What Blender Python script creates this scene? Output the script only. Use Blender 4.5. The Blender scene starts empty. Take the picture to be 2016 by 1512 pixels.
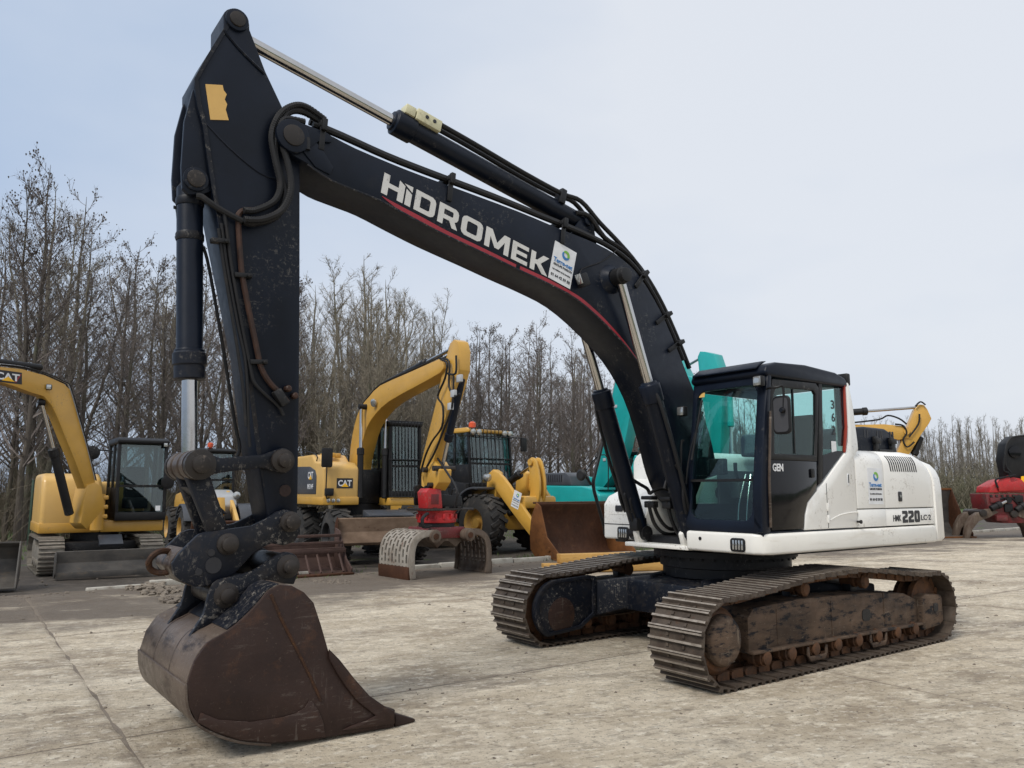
import bpy, bmesh, math, random
from mathutils import Vector, Matrix
random.seed(7)
R = math.radians
scene = bpy.context.scene
COL = scene.collection
# ---------------------------------------------------------------- camera
CAM_H, PITCH, FPX = 1.68, 0.1368, 1533.0            # eye height, upward tilt, focal length for a 2016 px wide frame
cam = bpy.data.cameras.new('camera'); cam.sensor_width = 36; cam.lens = FPX / 2016 * 36
cam.clip_start = .05; cam.clip_end = 2000
camo = bpy.data.objects.new('camera', cam); COL.objects.link(camo)
camo.location = (0, 0, CAM_H); camo.rotation_euler = (math.pi / 2 + PITCH, 0, 0)
scene.camera = camo
# ---------------------------------------------------------------- sky, sun, exposure
SUN_EL, SUN_AZ = R(48), R(-38)     # sun behind thin cloud, over the camera's left shoulder
world = bpy.data.worlds.new('World'); scene.world = world; world.use_nodes = True
wn = world.node_tree.nodes; wl = world.node_tree.links; wn.clear()
wo = wn.new('ShaderNodeOutputWorld'); bgs = wn.new('ShaderNodeBackground'); bgc = wn.new('ShaderNodeBackground')
mixw = wn.new('ShaderNodeMixShader'); sky = wn.new('ShaderNodeTexSky'); sky.sky_type = 'NISHITA'; sky.sun_disc = False
sky.sun_elevation = SUN_EL; sky.sun_rotation = SUN_AZ + math.pi; sky.air_density = 1.3; sky.dust_density = 2.5
wl.new(sky.outputs[0], bgs.inputs[0]); bgs.inputs[1].default_value = .05
tc = wn.new('ShaderNodeTexCoord'); mp = wn.new('ShaderNodeMapping'); mp.inputs['Scale'].default_value = (1, 1, 2.2)
mp.inputs['Location'].default_value = (.35, .1, .2)
nz = wn.new('ShaderNodeTexNoise'); nz.inputs['Scale'].default_value = 1.2; nz.inputs['Detail'].default_value = 5; nz.inputs['Roughness'].default_value = .5
wl.new(tc.outputs['Generated'], mp.inputs[0]); wl.new(mp.outputs[0], nz.inputs[0])
sx = wn.new('ShaderNodeSeparateXYZ'); wl.new(tc.outputs['Generated'], sx.inputs[0])      # thicker, paler cloud toward the right
gz = wn.new('ShaderNodeMath'); gz.operation = 'MULTIPLY_ADD'; gz.inputs[1].default_value = .32; wl.new(sx.outputs[2], gz.inputs[0]); wl.new(nz.outputs[0], gz.inputs[2])
gx = wn.new('ShaderNodeMath'); gx.operation = 'MULTIPLY_ADD'; gx.inputs[1].default_value = .34; wl.new(sx.outputs[0], gx.inputs[0]); wl.new(gz.outputs[0], gx.inputs[2])
rp = wn.new('ShaderNodeValToRGB'); rp.color_ramp.elements[0].position = .34; rp.color_ramp.elements[1].position = .82
rp.color_ramp.elements[0].color = (.27, .34, .455, 1); rp.color_ramp.elements[1].color = (.475, .498, .538, 1)
wl.new(gx.outputs[0], rp.inputs[0]); wl.new(rp.outputs[0], bgc.inputs[0]); bgc.inputs[1].default_value = 1.0
mixw.inputs[0].default_value = .88
wl.new(bgs.outputs[0], mixw.inputs[1]); wl.new(bgc.outputs[0], mixw.inputs[2]); wl.new(mixw.outputs[0], wo.inputs[0])
sun = bpy.data.lights.new('sun', 'SUN'); sun.energy = 1.5; sun.angle = R(22); sun.color = (1, .95, .88)
suno = bpy.data.objects.new('sun', sun); COL.objects.link(suno); suno.rotation_euler = (math.pi / 2 - SUN_EL, 0, SUN_AZ)
vs = scene.view_settings; vs.view_transform = 'Standard'; vs.look = 'None'; vs.exposure = 0.80; vs.gamma = 1; vs.use_curve_mapping = False
scene.cycles.max_bounces = 8; scene.cycles.transparent_max_bounces = 16
# ---------------------------------------------------------------- helpers
def L(r, g, b):                                   # sRGB 0-255 -> linear
    f = lambda c: (c / 255 / 12.92) if c <= 10 else ((c / 255 + .055) / 1.055) ** 2.4
    return (f(r), f(g), f(b), 1)
FWD = Vector((0, math.cos(PITCH), math.sin(PITCH))); UPV = Vector((0, -math.sin(PITCH), math.cos(PITCH))); RT = Vector((1, 0, 0)); EYE = Vector((0, 0, CAM_H))
def ray(u, v): return FWD + RT * ((u - 1008) / FPX) + UPV * ((756 - v) / FPX)
def ground_at(u, v, z=0):
    d = ray(u, v); return EYE + d * ((z - CAM_H) / d.z)
def at_depth(u, v, Y):
    d = ray(u, v); return EYE + d * (Y / d.y)
class Frame:
    """A thing's own axes on the ground (x forward, y left, z up): survey points of the photograph onto its planes."""
    def __init__(s, x, y, a, z=0): s.o = Vector((x, y, z)); s.a = a; s.ex = Vector((math.cos(a), math.sin(a), 0)); s.ey = Vector((-math.sin(a), math.cos(a), 0))
    def loc(s, p): q = p - s.o; return Vector((q.dot(s.ex), q.dot(s.ey), q.z))
    def side(s, u, v, y):
        d = ray(u, v); t = (y - (EYE - s.o).dot(s.ey)) / d.dot(s.ey); p = s.loc(EYE + d * t); return (p.x, p.z)
    def front(s, u, v, x):
        d = ray(u, v); t = (x - (EYE - s.o).dot(s.ex)) / d.dot(s.ex); p = s.loc(EYE + d * t); return (p.y, p.z)
    def sides(s, pts, y): return [s.side(u, v, y) for u, v in pts]
    def tube(s, pts, y): return [Vector((q[0], y, q[1])) for q in s.sides(pts, y)]
class MB:
    def __init__(s): s.bm = bmesh.new()
    def add(s, vs_, fs):
        v = [s.bm.verts.new(p) for p in vs_]
        for f in fs:
            try: s.bm.faces.new([v[i] for i in f])
            except ValueError: pass
        return s
    def box(s, c, d, rot=None, taper=1):
        x, y, z = d[0] / 2, d[1] / 2, d[2] / 2
        P = [Vector(p) for p in ((-x, -y, -z), (x, -y, -z), (x, y, -z), (-x, y, -z), (-x * taper, -y * taper, z), (x * taper, -y * taper, z), (x * taper, y * taper, z), (-x * taper, y * taper, z))]
        if rot: P = [rot @ p for p in P]
        return s.add([p + Vector(c) for p in P], [(3, 2, 1, 0), (4, 5, 6, 7), (0, 1, 5, 4), (1, 2, 6, 5), (2, 3, 7, 6), (3, 0, 4, 7)])
    def bx(s, x0, x1, y0, y1, z0, z1): return s.box(((x0 + x1) / 2, (y0 + y1) / 2, (z0 + z1) / 2), (abs(x1 - x0), abs(y1 - y0), abs(z1 - z0)))
    def prism(s, prof, y0, y1, axis='y'):
        """prof in (x,z) extruded along y, or (y,z) along x, or (x,y) along z"""
        f = {'y': lambda p, t: (p[0], t, p[1]), 'x': lambda p, t: (t, p[0], p[1]), 'z': lambda p, t: (p[0], p[1], t)}[axis]
        n = len(prof)
        s.add([f(p, y0) for p in prof] + [f(p, y1) for p in prof], [tuple(range(n)), tuple(range(2 * n - 1, n - 1, -1))] + [(i, i + n, (i + 1) % n + n, (i + 1) % n) for i in range(n)])
        return s
    def cyl(s, p0, p1, r0, r1=None, n=16, cap=True):
        p0 = Vector(p0); p1 = Vector(p1); r1 = r0 if r1 is None else r1
        d = (p1 - p0).normalized(); a = d.orthogonal().normalized(); b = d.cross(a)
        P = [p0 + (a * math.cos(2 * math.pi * i / n) + b * math.sin(2 * math.pi * i / n)) * r0 for i in range(n)] + [p1 + (a * math.cos(2 * math.pi * i / n) + b * math.sin(2 * math.pi * i / n)) * r1 for i in range(n)]
        F = [(i, (i + 1) % n, (i + 1) % n + n, i + n) for i in range(n)]
        if cap: F += [tuple(range(n - 1, -1, -1)), tuple(range(n, 2 * n))]
        return s.add(P, F)
    def lathe(s, p0, axis, prof, n=24, caps=True):
        """prof: list of (distance along axis, radius), closed by caps"""
        p0 = Vector(p0); d = Vector(axis).normalized(); a = d.orthogonal().normalized(); b = d.cross(a); P = []; F = []
        for t, r in prof: P += [p0 + d * t + (a * math.cos(2 * math.pi * i / n) + b * math.sin(2 * math.pi * i / n)) * max(r, 1e-4) for i in range(n)]
        for k in range(len(prof) - 1): F += [(k * n + i, k * n + (i + 1) % n, (k + 1) * n + (i + 1) % n, (k + 1) * n + i) for i in range(n)]
        if caps: F += [tuple(range(n - 1, -1, -1)), tuple(range((len(prof) - 1) * n, len(prof) * n))]
        return s.add(P, F)
    def tube(s, pts, r, n=8, smooth=3, rib=0):
        pts = [Vector(p) for p in pts]
        if smooth > 1 and len(pts) > 2: pts = catmull(pts, smooth)
        P = []; F = []; N = len(pts); a = None
        for i, p in enumerate(pts):
            d = (pts[min(i + 1, N - 1)] - pts[max(i - 1, 0)]).normalized()
            a = d.orthogonal() if a is None else a - d * a.dot(d)
            a = a.normalized() if a.length > 1e-6 else d.orthogonal().normalized()
            b = d.cross(a); rr = r * (1 + (rib if i % 2 else 0))
            P += [p + (a * math.cos(2 * math.pi * k / n) + b * math.sin(2 * math.pi * k / n)) * rr for k in range(n)]
        for i in range(N - 1): F += [(i * n + k, i * n + (k + 1) % n, (i + 1) * n + (k + 1) % n, (i + 1) * n + k) for k in range(n)]
        F += [tuple(range(n - 1, -1, -1)), tuple(range((N - 1) * n, N * n))]
        return s.add(P, F)
    def ring(s, outer, inner, d):
        """a window frame: matching outer and inner loops of 3-D points, given thickness vector d"""
        n = len(outer); d = Vector(d); o = [Vector(p) for p in outer]; i_ = [Vector(p) for p in inner]
        P = o + i_ + [p + d for p in o] + [p + d for p in i_]; F = []
        for k in range(n):
            j = (k + 1) % n
            F += [(k, j, n + j, n + k), (2 * n + k, 3 * n + k, 3 * n + j, 2 * n + j), (k, 2 * n + k, 2 * n + j, j), (n + k, n + j, 3 * n + j, 3 * n + k)]
        return s.add(P, F)
    def slab(s, loop, d):
        n = len(loop); d = Vector(d); P = [Vector(p) for p in loop]
        return s.add(P + [p + d for p in P], [tuple(range(n)), tuple(range(2 * n - 1, n - 1, -1))] + [(i, (i + 1) % n, (i + 1) % n + n, i + n) for i in range(n)])
    def mesh(s, name, bevel=0, seg=2, smooth=35):
        bm = s.bm; bmesh.ops.recalc_face_normals(bm, faces=bm.faces)
        if bevel:
            ed = [e for e in bm.edges if len(e.link_faces) == 2 and e.calc_face_angle(0) > .5]
            if ed: bmesh.ops.bevel(bm, geom=ed, offset=bevel, segments=seg, profile=.5, affect='EDGES', clamp_overlap=True)
        me = bpy.data.meshes.new(name); bm.to_mesh(me); bm.free()
        if smooth:
            me.polygons.foreach_set('use_smooth', [True] * len(me.polygons)); me.set_sharp_from_angle(angle=R(smooth))
        return me
    def build(s, name, mat, parent=None, bevel=0, seg=2, smooth=35):
        return link(name, s.mesh(name, bevel, seg, smooth), mat, parent)
def link(name, me, mat, parent=None):
    if mat and not me.materials:
        for m in (mat if isinstance(mat, (list, tuple)) else [mat]): me.materials.append(m)
    o = bpy.data.objects.new(name, me); COL.objects.link(o)
    if parent: o.parent = parent
    return o
def catmull(p, k):
    out = []
    for i in range(len(p) - 1):
        a, b, c, d = p[max(i - 1, 0)], p[i], p[i + 1], p[min(i + 2, len(p) - 1)]
        for j in range(k):
            t = j / k; out.append(.5 * ((2 * b) + (c - a) * t + (2 * a - 5 * b + 4 * c - d) * t * t + (3 * b - a - 3 * c + d) * t ** 3))
    return out + [p[-1]]
def cm2(p, k=3):
    q = catmull([Vector((a, b, 0)) for a, b in p], k); return [(v.x, v.y) for v in q]
def thing(name, label, cat, fr=None, group=None, loc=(0, 0, 0), rz=0):
    o = bpy.data.objects.new(name, None); COL.objects.link(o); o.empty_display_size = .3
    if fr: o.location = fr.o; o.rotation_euler = (0, 0, fr.a)
    else: o.location = loc; o.rotation_euler = (0, 0, rz)
    tag(o, label, cat, group); return o
def tag(o, label, cat, group=None, kind=None):
    if label: o['label'] = label
    if cat: o['category'] = cat
    if group: o['group'] = group
    if kind: o['kind'] = kind
    return o
def rrect(w, h, r, n=4, cx=0, cy=0):
    P = []
    for qx, qy, a0 in ((1, 1, 0), (-1, 1, 90), (-1, -1, 180), (1, -1, 270)):
        for k in range(n + 1):
            a = R(a0 + 90 * k / n); P.append((cx + qx * (w / 2 - r) + r * math.cos(a), cy + qy * (h / 2 - r) + r * math.sin(a)))
    return P
def circ(cx, cy, r, a0=0, a1=360, n=10): return [(cx + r * math.cos(R(a0 + (a1 - a0) * k / n)), cy + r * math.sin(R(a0 + (a1 - a0) * k / n))) for k in range(n + (0 if a1 - a0 == 360 else 1))]
# ---------------------------------------------------------------- materials
class NT:
    def __init__(s, name):
        s.m = bpy.data.materials.new(name); s.m.use_nodes = True; s.n = s.m.node_tree.nodes; s.l = s.m.node_tree.links
        s.b = s.n['Principled BSDF']; s.out = s.n['Material Output']
        tc = s.n.new('ShaderNodeTexCoord'); oi = s.n.new('ShaderNodeObjectInfo'); ad = s.n.new('ShaderNodeVectorMath'); ad.operation = 'ADD'
        sc = s.n.new('ShaderNodeMath'); sc.operation = 'MULTIPLY'; sc.inputs[1].default_value = 37
        s.l.new(oi.outputs['Random'], sc.inputs[0]); s.l.new(tc.outputs['Object'], ad.inputs[0]); s.l.new(sc.outputs[0], ad.inputs[1]); s.co = ad.outputs[0]; s.tc = tc; s.oi = oi
    def noise(s, scale, detail=4, rough=.6, stretch=None, co=None):
        n = s.n.new('ShaderNodeTexNoise'); n.inputs['Scale'].default_value = scale; n.inputs['Detail'].default_value = detail; n.inputs['Roughness'].default_value = rough
        c = co or s.co
        if stretch:
            m = s.n.new('ShaderNodeMapping'); m.inputs['Scale'].default_value = stretch; s.l.new(c, m.inputs[0]); c = m.outputs[0]
        s.l.new(c, n.inputs['Vector']); return n.outputs[0]
    def ramp(s, x, a, b, ca=(0, 0, 0, 1), cb=(1, 1, 1, 1)):
        r = s.n.new('ShaderNodeValToRGB'); e = r.color_ramp.elements; e[0].position = a; e[1].position = b; e[0].color = ca; e[1].color = cb
        s.l.new(x, r.inputs[0]); return r.outputs[0]
    def mix(s, f, a, b, mode='MIX'):
        m = s.n.new('ShaderNodeMix'); m.data_type = 'RGBA'; m.blend_type = mode
        for i, x in ((0, f), (6, a), (7, b)):
            if isinstance(x, (int, float, tuple)): m.inputs[i].default_value = x
            else: s.l.new(x, m.inputs[i])
        return m.outputs[2]
    def math(s, op, a, b=0):
        m = s.n.new('ShaderNodeMath'); m.operation = op
        for i, x in ((0, a), (1, b)):
            if isinstance(x, (int, float)): m.inputs[i].default_value = x
            else: s.l.new(x, m.inputs[i])
        return m.outputs[0]
    def bump(s, h, strength=.2, dist=.01):
        b = s.n.new('ShaderNodeBump'); b.inputs['Strength'].default_value = strength; b.inputs['Distance'].default_value = dist
        s.l.new(h, b.inputs['Height']); s.l.new(b.outputs[0], s.b.inputs['Normal'])
    def set(s, **k):
        for a, x in k.items():
            i = s.b.inputs[a.replace('_', ' ')]
            if isinstance(x, (int, float, tuple)): i.default_value = x
            else: s.l.new(x, i)
        return s.m
def worn(name, col, rough=.4, var=.25, dirt=.4, dcol=L(120, 108, 92), dscale=3, chip=0, ccol=L(170, 165, 155), metal=0, bumpy=.05, coat=0, drough=.85, streak=None, spec=.5):
    """painted or bare metal with tone variation, dirt patches and chipped flecks"""
    t = NT(name)
    c = t.mix(t.ramp(t.noise(1.7, 5), .3, .7), tuple(x * (1 - var) for x in col[:3]) + (1,), tuple(min(1, x * (1 + var * .6)) for x in col[:3]) + (1,))
    dm = t.ramp(t.noise(dscale, 7, .68, streak), .62 - .22 * dirt, .80 - .12 * dirt)
    dm2 = t.math('MULTIPLY', dm, min(1, .35 + dirt))
    c = t.mix(dm2, c, dcol)
    if chip:
        cl = t.ramp(t.noise(1.9, 6, .7), .56 - .16 * chip, .70 - .12 * chip)
        cm = t.ramp(t.noise(26, 8, .8), .555, .59); c = t.mix(t.math('MULTIPLY', cm, cl), c, ccol)
        for st in ((1, 5, .3), (.35, 5, 1.2), (1.6, 5, .5)):
            sc = t.ramp(t.noise(11, 8, .75, st), .615, .635); c = t.mix(t.math('MULTIPLY', t.math('MULTIPLY', sc, cl), .8), c, ccol)
    ro = t.mix(dm2, (rough,) * 3 + (1,), (drough,) * 3 + (1,))
    rn = t.math('ADD', ro, t.math('MULTIPLY', t.math('SUBTRACT', t.noise(14, 4), .5), .25))
    t.bump(t.noise(45, 4), bumpy, .004)
    return t.set(Base_Color=c, Roughness=rn, Metallic=metal, Coat_Weight=coat, Specular_IOR_Level=spec)
def plain(name, col, rough=.5, metal=0, emit=None, trans=0):
    t = NT(name); c = t.mix(t.ramp(t.noise(8, 4), .3, .7), tuple(x * .85 for x in col[:3]) + (1,), col)
    return t.set(Base_Color=c, Roughness=rough, Metallic=metal)
def glass(name, tint, refl=.10, rough=.02):
    t = NT(name); n, l = t.n, t.l; n.remove(t.b)
    tr = n.new('ShaderNodeBsdfTransparent'); tr.inputs[0].default_value = tint; gl = n.new('ShaderNodeBsdfGlossy'); gl.inputs['Roughness'].default_value = rough
    lw = n.new('ShaderNodeLayerWeight'); lw.inputs[0].default_value = .5; p5 = n.new('ShaderNodeMath'); p5.operation = 'POWER'; p5.inputs[1].default_value = 5; l.new(lw.outputs['Facing'], p5.inputs[0])
    ad = n.new('ShaderNodeMath'); ad.operation = 'MULTIPLY_ADD'; ad.inputs[1].default_value = .8; ad.inputs[2].default_value = refl; ad.use_clamp = True
    gl.inputs[0].default_value = (.9, .95, .95, 1)
    l.new(p5.outputs[0], ad.inputs[0]); mx = n.new('ShaderNodeMixShader'); l.new(ad.outputs[0], mx.inputs[0]); l.new(tr.outputs[0], mx.inputs[1]); l.new(gl.outputs[0], mx.inputs[2]); l.new(mx.outputs[0], t.out.inputs[0])
    return t.m
def rusty(name, a, b, c, rough=.75, scale=2.5, fleck=None, streak=None, cut=(.56, .72), scrape=None):
    t = NT(name); k = t.mix(t.ramp(t.noise(scale, 7, .65, streak), .35, .65), a, b)
    k = t.mix(t.ramp(t.noise(scale * 2.3, 8, .72, streak), *cut), k, c)
    if fleck: k = t.mix(t.ramp(t.noise(40, 5, .75), .63, .68), k, fleck)
    if scrape:
        for st in ((.25, 1, 5), (2.5, 1, .3), (1, .25, 4)):
            sc = t.math('MULTIPLY', t.ramp(t.noise(9, 7, .72, st), .59, .63), t.ramp(t.noise(1.6, 5, .65), .47, .62)); k = t.mix(t.math('MULTIPLY', sc, .75), k, scrape)
    t.bump(t.noise(38, 6, .7), .35, .006)
    return t.set(Base_Color=k, Roughness=t.ramp(t.noise(9, 5), .3, .8, (rough - .2,) * 3 + (1,), (rough + .12,) * 3 + (1,)), Metallic=.0, Specular_IOR_Level=.25)
M = {}
M['navy'] = worn('navy_paint', (.005, .0085, .0175, 1), .40, .35, .10, (.03, .03, .032, 1), 2.2, .10, (.10, .095, .088, 1), spec=.22)
M['navyworn'] = worn('scratched_navy_paint', (.007, .009, .015, 1), .45, .4, .42, (.045, .036, .028, 1), 3.5, .75, (.17, .155, .135, 1), spec=.25)
M['black'] = worn('black_metal', (.008, .008, .009, 1), .5, .3, .28, (.035, .031, .027, 1), 4, .1, (.12, .11, .1, 1), spec=.35)
M['rubber'] = worn('rubber_hose', (.009, .009, .010, 1), .6, .3, .25, (.045, .037, .03, 1), 6, spec=.35)
M['white'] = worn('white_paint', (.84, .83, .79, 1), .32, .05, .16, (.50, .44, .34, 1), 1.6, .25, (.25, .2, .15, 1), coat=.2, bumpy=.02)
M['skirt'] = worn('soiled_white_paint', (.80, .78, .72, 1), .38, .06, .22, (.50, .43, .33, 1), 1.8, .15, (.2, .16, .12, 1), streak=(.4, 1, 2.5))
M['chrome'] = worn('chrome_rod', (.50, .49, .48, 1), .14, .15, .3, (.16, .07, .05, 1), 3, metal=1, streak=(1, 1, .12))  # reddish streaks: reflected surroundings painted into the chrome colour
M['pinmetal'] = worn('greasy_steel', (.026, .021, .018, 1), .42, .3, .5, (.012, .010, .009, 1), 8, .6, (.16, .13, .105, 1), spec=.35)
M['shoe'] = rusty('track_shoe_steel', (.040, .029, .022, 1), (.090, .070, .053, 1), (.075, .042, .026, 1), .7, 6)
M['grouser'] = rusty('worn_grouser_steel', (.19, .162, .132, 1), (.31, .275, .235, 1), (.09, .063, .046, 1), .5, 12)
M['link'] = rusty('rusty_chain', (.055, .03, .018, 1), (.13, .06, .028, 1), (.03, .02, .014, 1), .8, 9)
M['frame'] = rusty('dirty_track_frame', (.05, .034, .024, 1), (.135, .088, .058, 1), (.010, .010, .012, 1), .8, 2.8, (.19, .16, .12, 1), (.6, 1, 1.8), (.515, .60), (.21, .165, .12, 1))
M['bucket'] = rusty('bucket_steel', (.022, .0125, .0105, 1), (.040, .022, .017, 1), (.072, .034, .019, 1), .60, 1.6, (.075, .052, .04, 1), scrape=(.105, .085, .072, 1))
M['bucketshell'] = rusty('worn_bucket_shell', (.05, .036, .028, 1), (.125, .095, .074, 1), (.022, .014, .011, 1), .46, 2.4, (.20, .17, .14, 1), (1, .35, 1), (.53, .66), (.24, .21, .18, 1))
M['orangerust'] = rusty('orange_rust', (.22, .09, .02, 1), (.12, .05, .018, 1), (.30, .14, .03, 1), .8, 9)
M['seamrust'] = rusty('seam_rust', (.035, .019, .013, 1), (.065, .030, .015, 1), (.13, .057, .018, 1), .8, 16)
M['red'] = plain('red_stripe', (.33, .01, .022, 1), .4)
M['letter'] = worn('letter_white', (.62, .61, .58, 1), .45, .05, .2, (.3, .28, .25, 1), 6, .35, (.06, .06, .07, 1))
M['decal'] = plain('decal_white', (.78, .79, .80, 1), .35)
M['decalblue'] = plain('decal_blue', L(45, 120, 185), .4); M['decalgreen'] = plain('decal_green', L(120, 180, 60), .4)
M['ink'] = plain('ink', (.018, .018, .022, 1), .5)
M['tan'] = worn('tan_decal', L(214, 172, 98), .55, .12, .2, (.25, .18, .09, 1), 8, .3, (.03, .03, .03, 1))
M['glass'] = glass('tinted_glass', (.80, .94, .92, 1), .035); M['darkglass'] = glass('dark_glass', (.66, .78, .75, 1), .035)
M['gloss'] = worn('gloss_black', (.005, .005, .007, 1), .10, .2, .1, (.02, .02, .02, 1), 3, spec=.30)
M['lens'] = plain('lamp_lens', (.50, .51, .50, 1), .12, .7)
M['trim'] = plain('red_trim', L(150, 52, 36), .45)
M['orange'] = plain('beacon_orange', L(205, 85, 48), .3)
M['seat'] = plain('seat_fabric', (.02, .02, .022, 1), .9); M['cabgrey'] = plain('cab_plastic', (.05, .05, .055, 1), .6)
M['cream'] = worn('cream_block', L(205, 200, 165), .5, .1, .3, (.2, .17, .12, 1), 6, .3, (.1, .09, .08, 1))
# ---------------------------------------------------------------- print on things
def curve_mesh(name, loops, ext=.0015):
    c = bpy.data.curves.new(name, 'CURVE'); c.dimensions = '2D'; c.fill_mode = 'BOTH'; c.extrude = ext
    for lp in loops:
        s = c.splines.new('POLY'); s.points.add(len(lp) - 1); s.use_cyclic_u = True
        for p, q in zip(s.points, lp): p.co = (q[0], q[1], 0, 1)
    o = bpy.data.objects.new(name, c); me = bpy.data.meshes.new_from_object(o); bpy.data.objects.remove(o); bpy.data.curves.remove(c); me.name = name; return me
def text_mesh(name, body, size, bold=0.0, ext=.0015, space=1.0):
    c = bpy.data.curves.new(name, 'FONT'); c.body = body; c.size = size; c.offset = bold * size; c.extrude = ext; c.space_character = space; c.resolution_u = 3
    o = bpy.data.objects.new(name, c); COL.objects.link(o); bpy.context.view_layer.update()
    me = bpy.data.meshes.new_from_object(o); bpy.data.objects.remove(o); bpy.data.curves.remove(c); me.name = name; return me
def bounds(me):
    xs = [v.co.x for v in me.vertices]; ys = [v.co.y for v in me.vertices]; return min(xs), max(xs), min(ys), max(ys)
def print_on(name, me, mat, parent, o, ex, ey, lift=.002, fit=None):
    """lay a flat mesh on a plane: o = lower left corner, ex / ey = right and up directions (per unit, or of the fitted size)"""
    o, ex, ey = Vector(o), Vector(ex), Vector(ey); n = ex.cross(ey).normalized(); x0, x1, y0, y1 = bounds(me)
    for v in me.vertices:
        if fit: a, b = (v.co.x - x0) / (x1 - x0), (v.co.y - y0) / (y1 - y0)
        else: a, b = v.co.x, v.co.y
        v.co = o + ex * a + ey * b + n * (lift + v.co.z)
    me.materials.clear(); return link(name, me, mat, parent)
def put_text(body, o, ex, ey, mat, parent, bold=0, name='lettering', lift=.002): return print_on(name, text_mesh(name, body, 1, bold), mat, parent, o, ex, ey, lift, True)
def rental_sticker(parent, o, ex, ey):
    """white hire-company panel: o lower left corner, ex and ey full width and height"""
    o, ex, ey = Vector(o), Vector(ex), Vector(ey); n = ex.cross(ey).normalized()
    pl = MB().slab([o, o + ex, o + ex + ey, o + ey], n * .003).build('sticker', M['decal'], parent)
    par = parent if parent.parent is None else parent
    q = lambda a, b: o + ex * a + ey * b
    k = ex.length / ey.length
    cx, cy, r = .56, .77, .17 / k * k
    ry = r * k
    out = [(cx + r * math.cos(R(a)), cy + ry * math.sin(R(a))) for a in range(0, 361, 12)]
    blue = [(cx + r * math.cos(R(a)), cy + ry * math.sin(R(a))) for a in range(150, 351, 10)] + [(cx + r * .75 * math.cos(R(a)) + .03, cy + .02 + ry * .6 * math.sin(R(a))) for a in range(340, 149, -10)]
    green = [(cx + r * math.cos(R(a)), cy + ry * math.sin(R(a))) for a in range(-20, 131, 10)] + [(cx + r * .62 * math.cos(R(a)) - .03, cy - .01 + ry * .55 * math.sin(R(a))) for a in range(140, -31, -10)]
    print_on('logo', curve_mesh('logo', [blue]), M['decalblue'], par, o, ex, ey, .005); print_on('logo', curve_mesh('logo', [green]), M['decalgreen'], par, o, ex, ey, .005)
    put_text('Terre-net', q(.07, .48), ex * .86, ey * .12, M['decalblue'], par, .02, lift=.005)
    put_text('GROUPE POISSON', q(.1, .395), ex * .83, ey * .055, M['ink'], par, .01, lift=.005)
    put_text('Les métiers de la location', q(.1, .27), ex * .80, ey * .045, M['ink'], par, 0, lift=.005)
    put_text('01 64 42 59 50', q(.07, .1), ex * .86, ey * .075, M['ink'], par, .015, lift=.005)
    return pl
def cat_plate(parent, o, ex, ey, plate=True):
    o, ex, ey = Vector(o), Vector(ex), Vector(ey); n = ex.cross(ey).normalized()
    if plate: MB().slab([o, o + ex, o + ex + ey, o + ey], n * .004).build('badge', M['ink'], parent)
    put_text('CAT', o + ex * .08 + ey * .2, ex * .84, ey * .62, M['decal'], parent, .03, lift=.006)
    print_on('badge_triangle', curve_mesh('badge_triangle', [[(.28, .14), (.74, .14), (.51, .52)]]), M['catyellow2'], parent, o, ex, ey, .0095)
M['catyellow2'] = plain('badge_yellow', L(250, 190, 20), .4)
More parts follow.
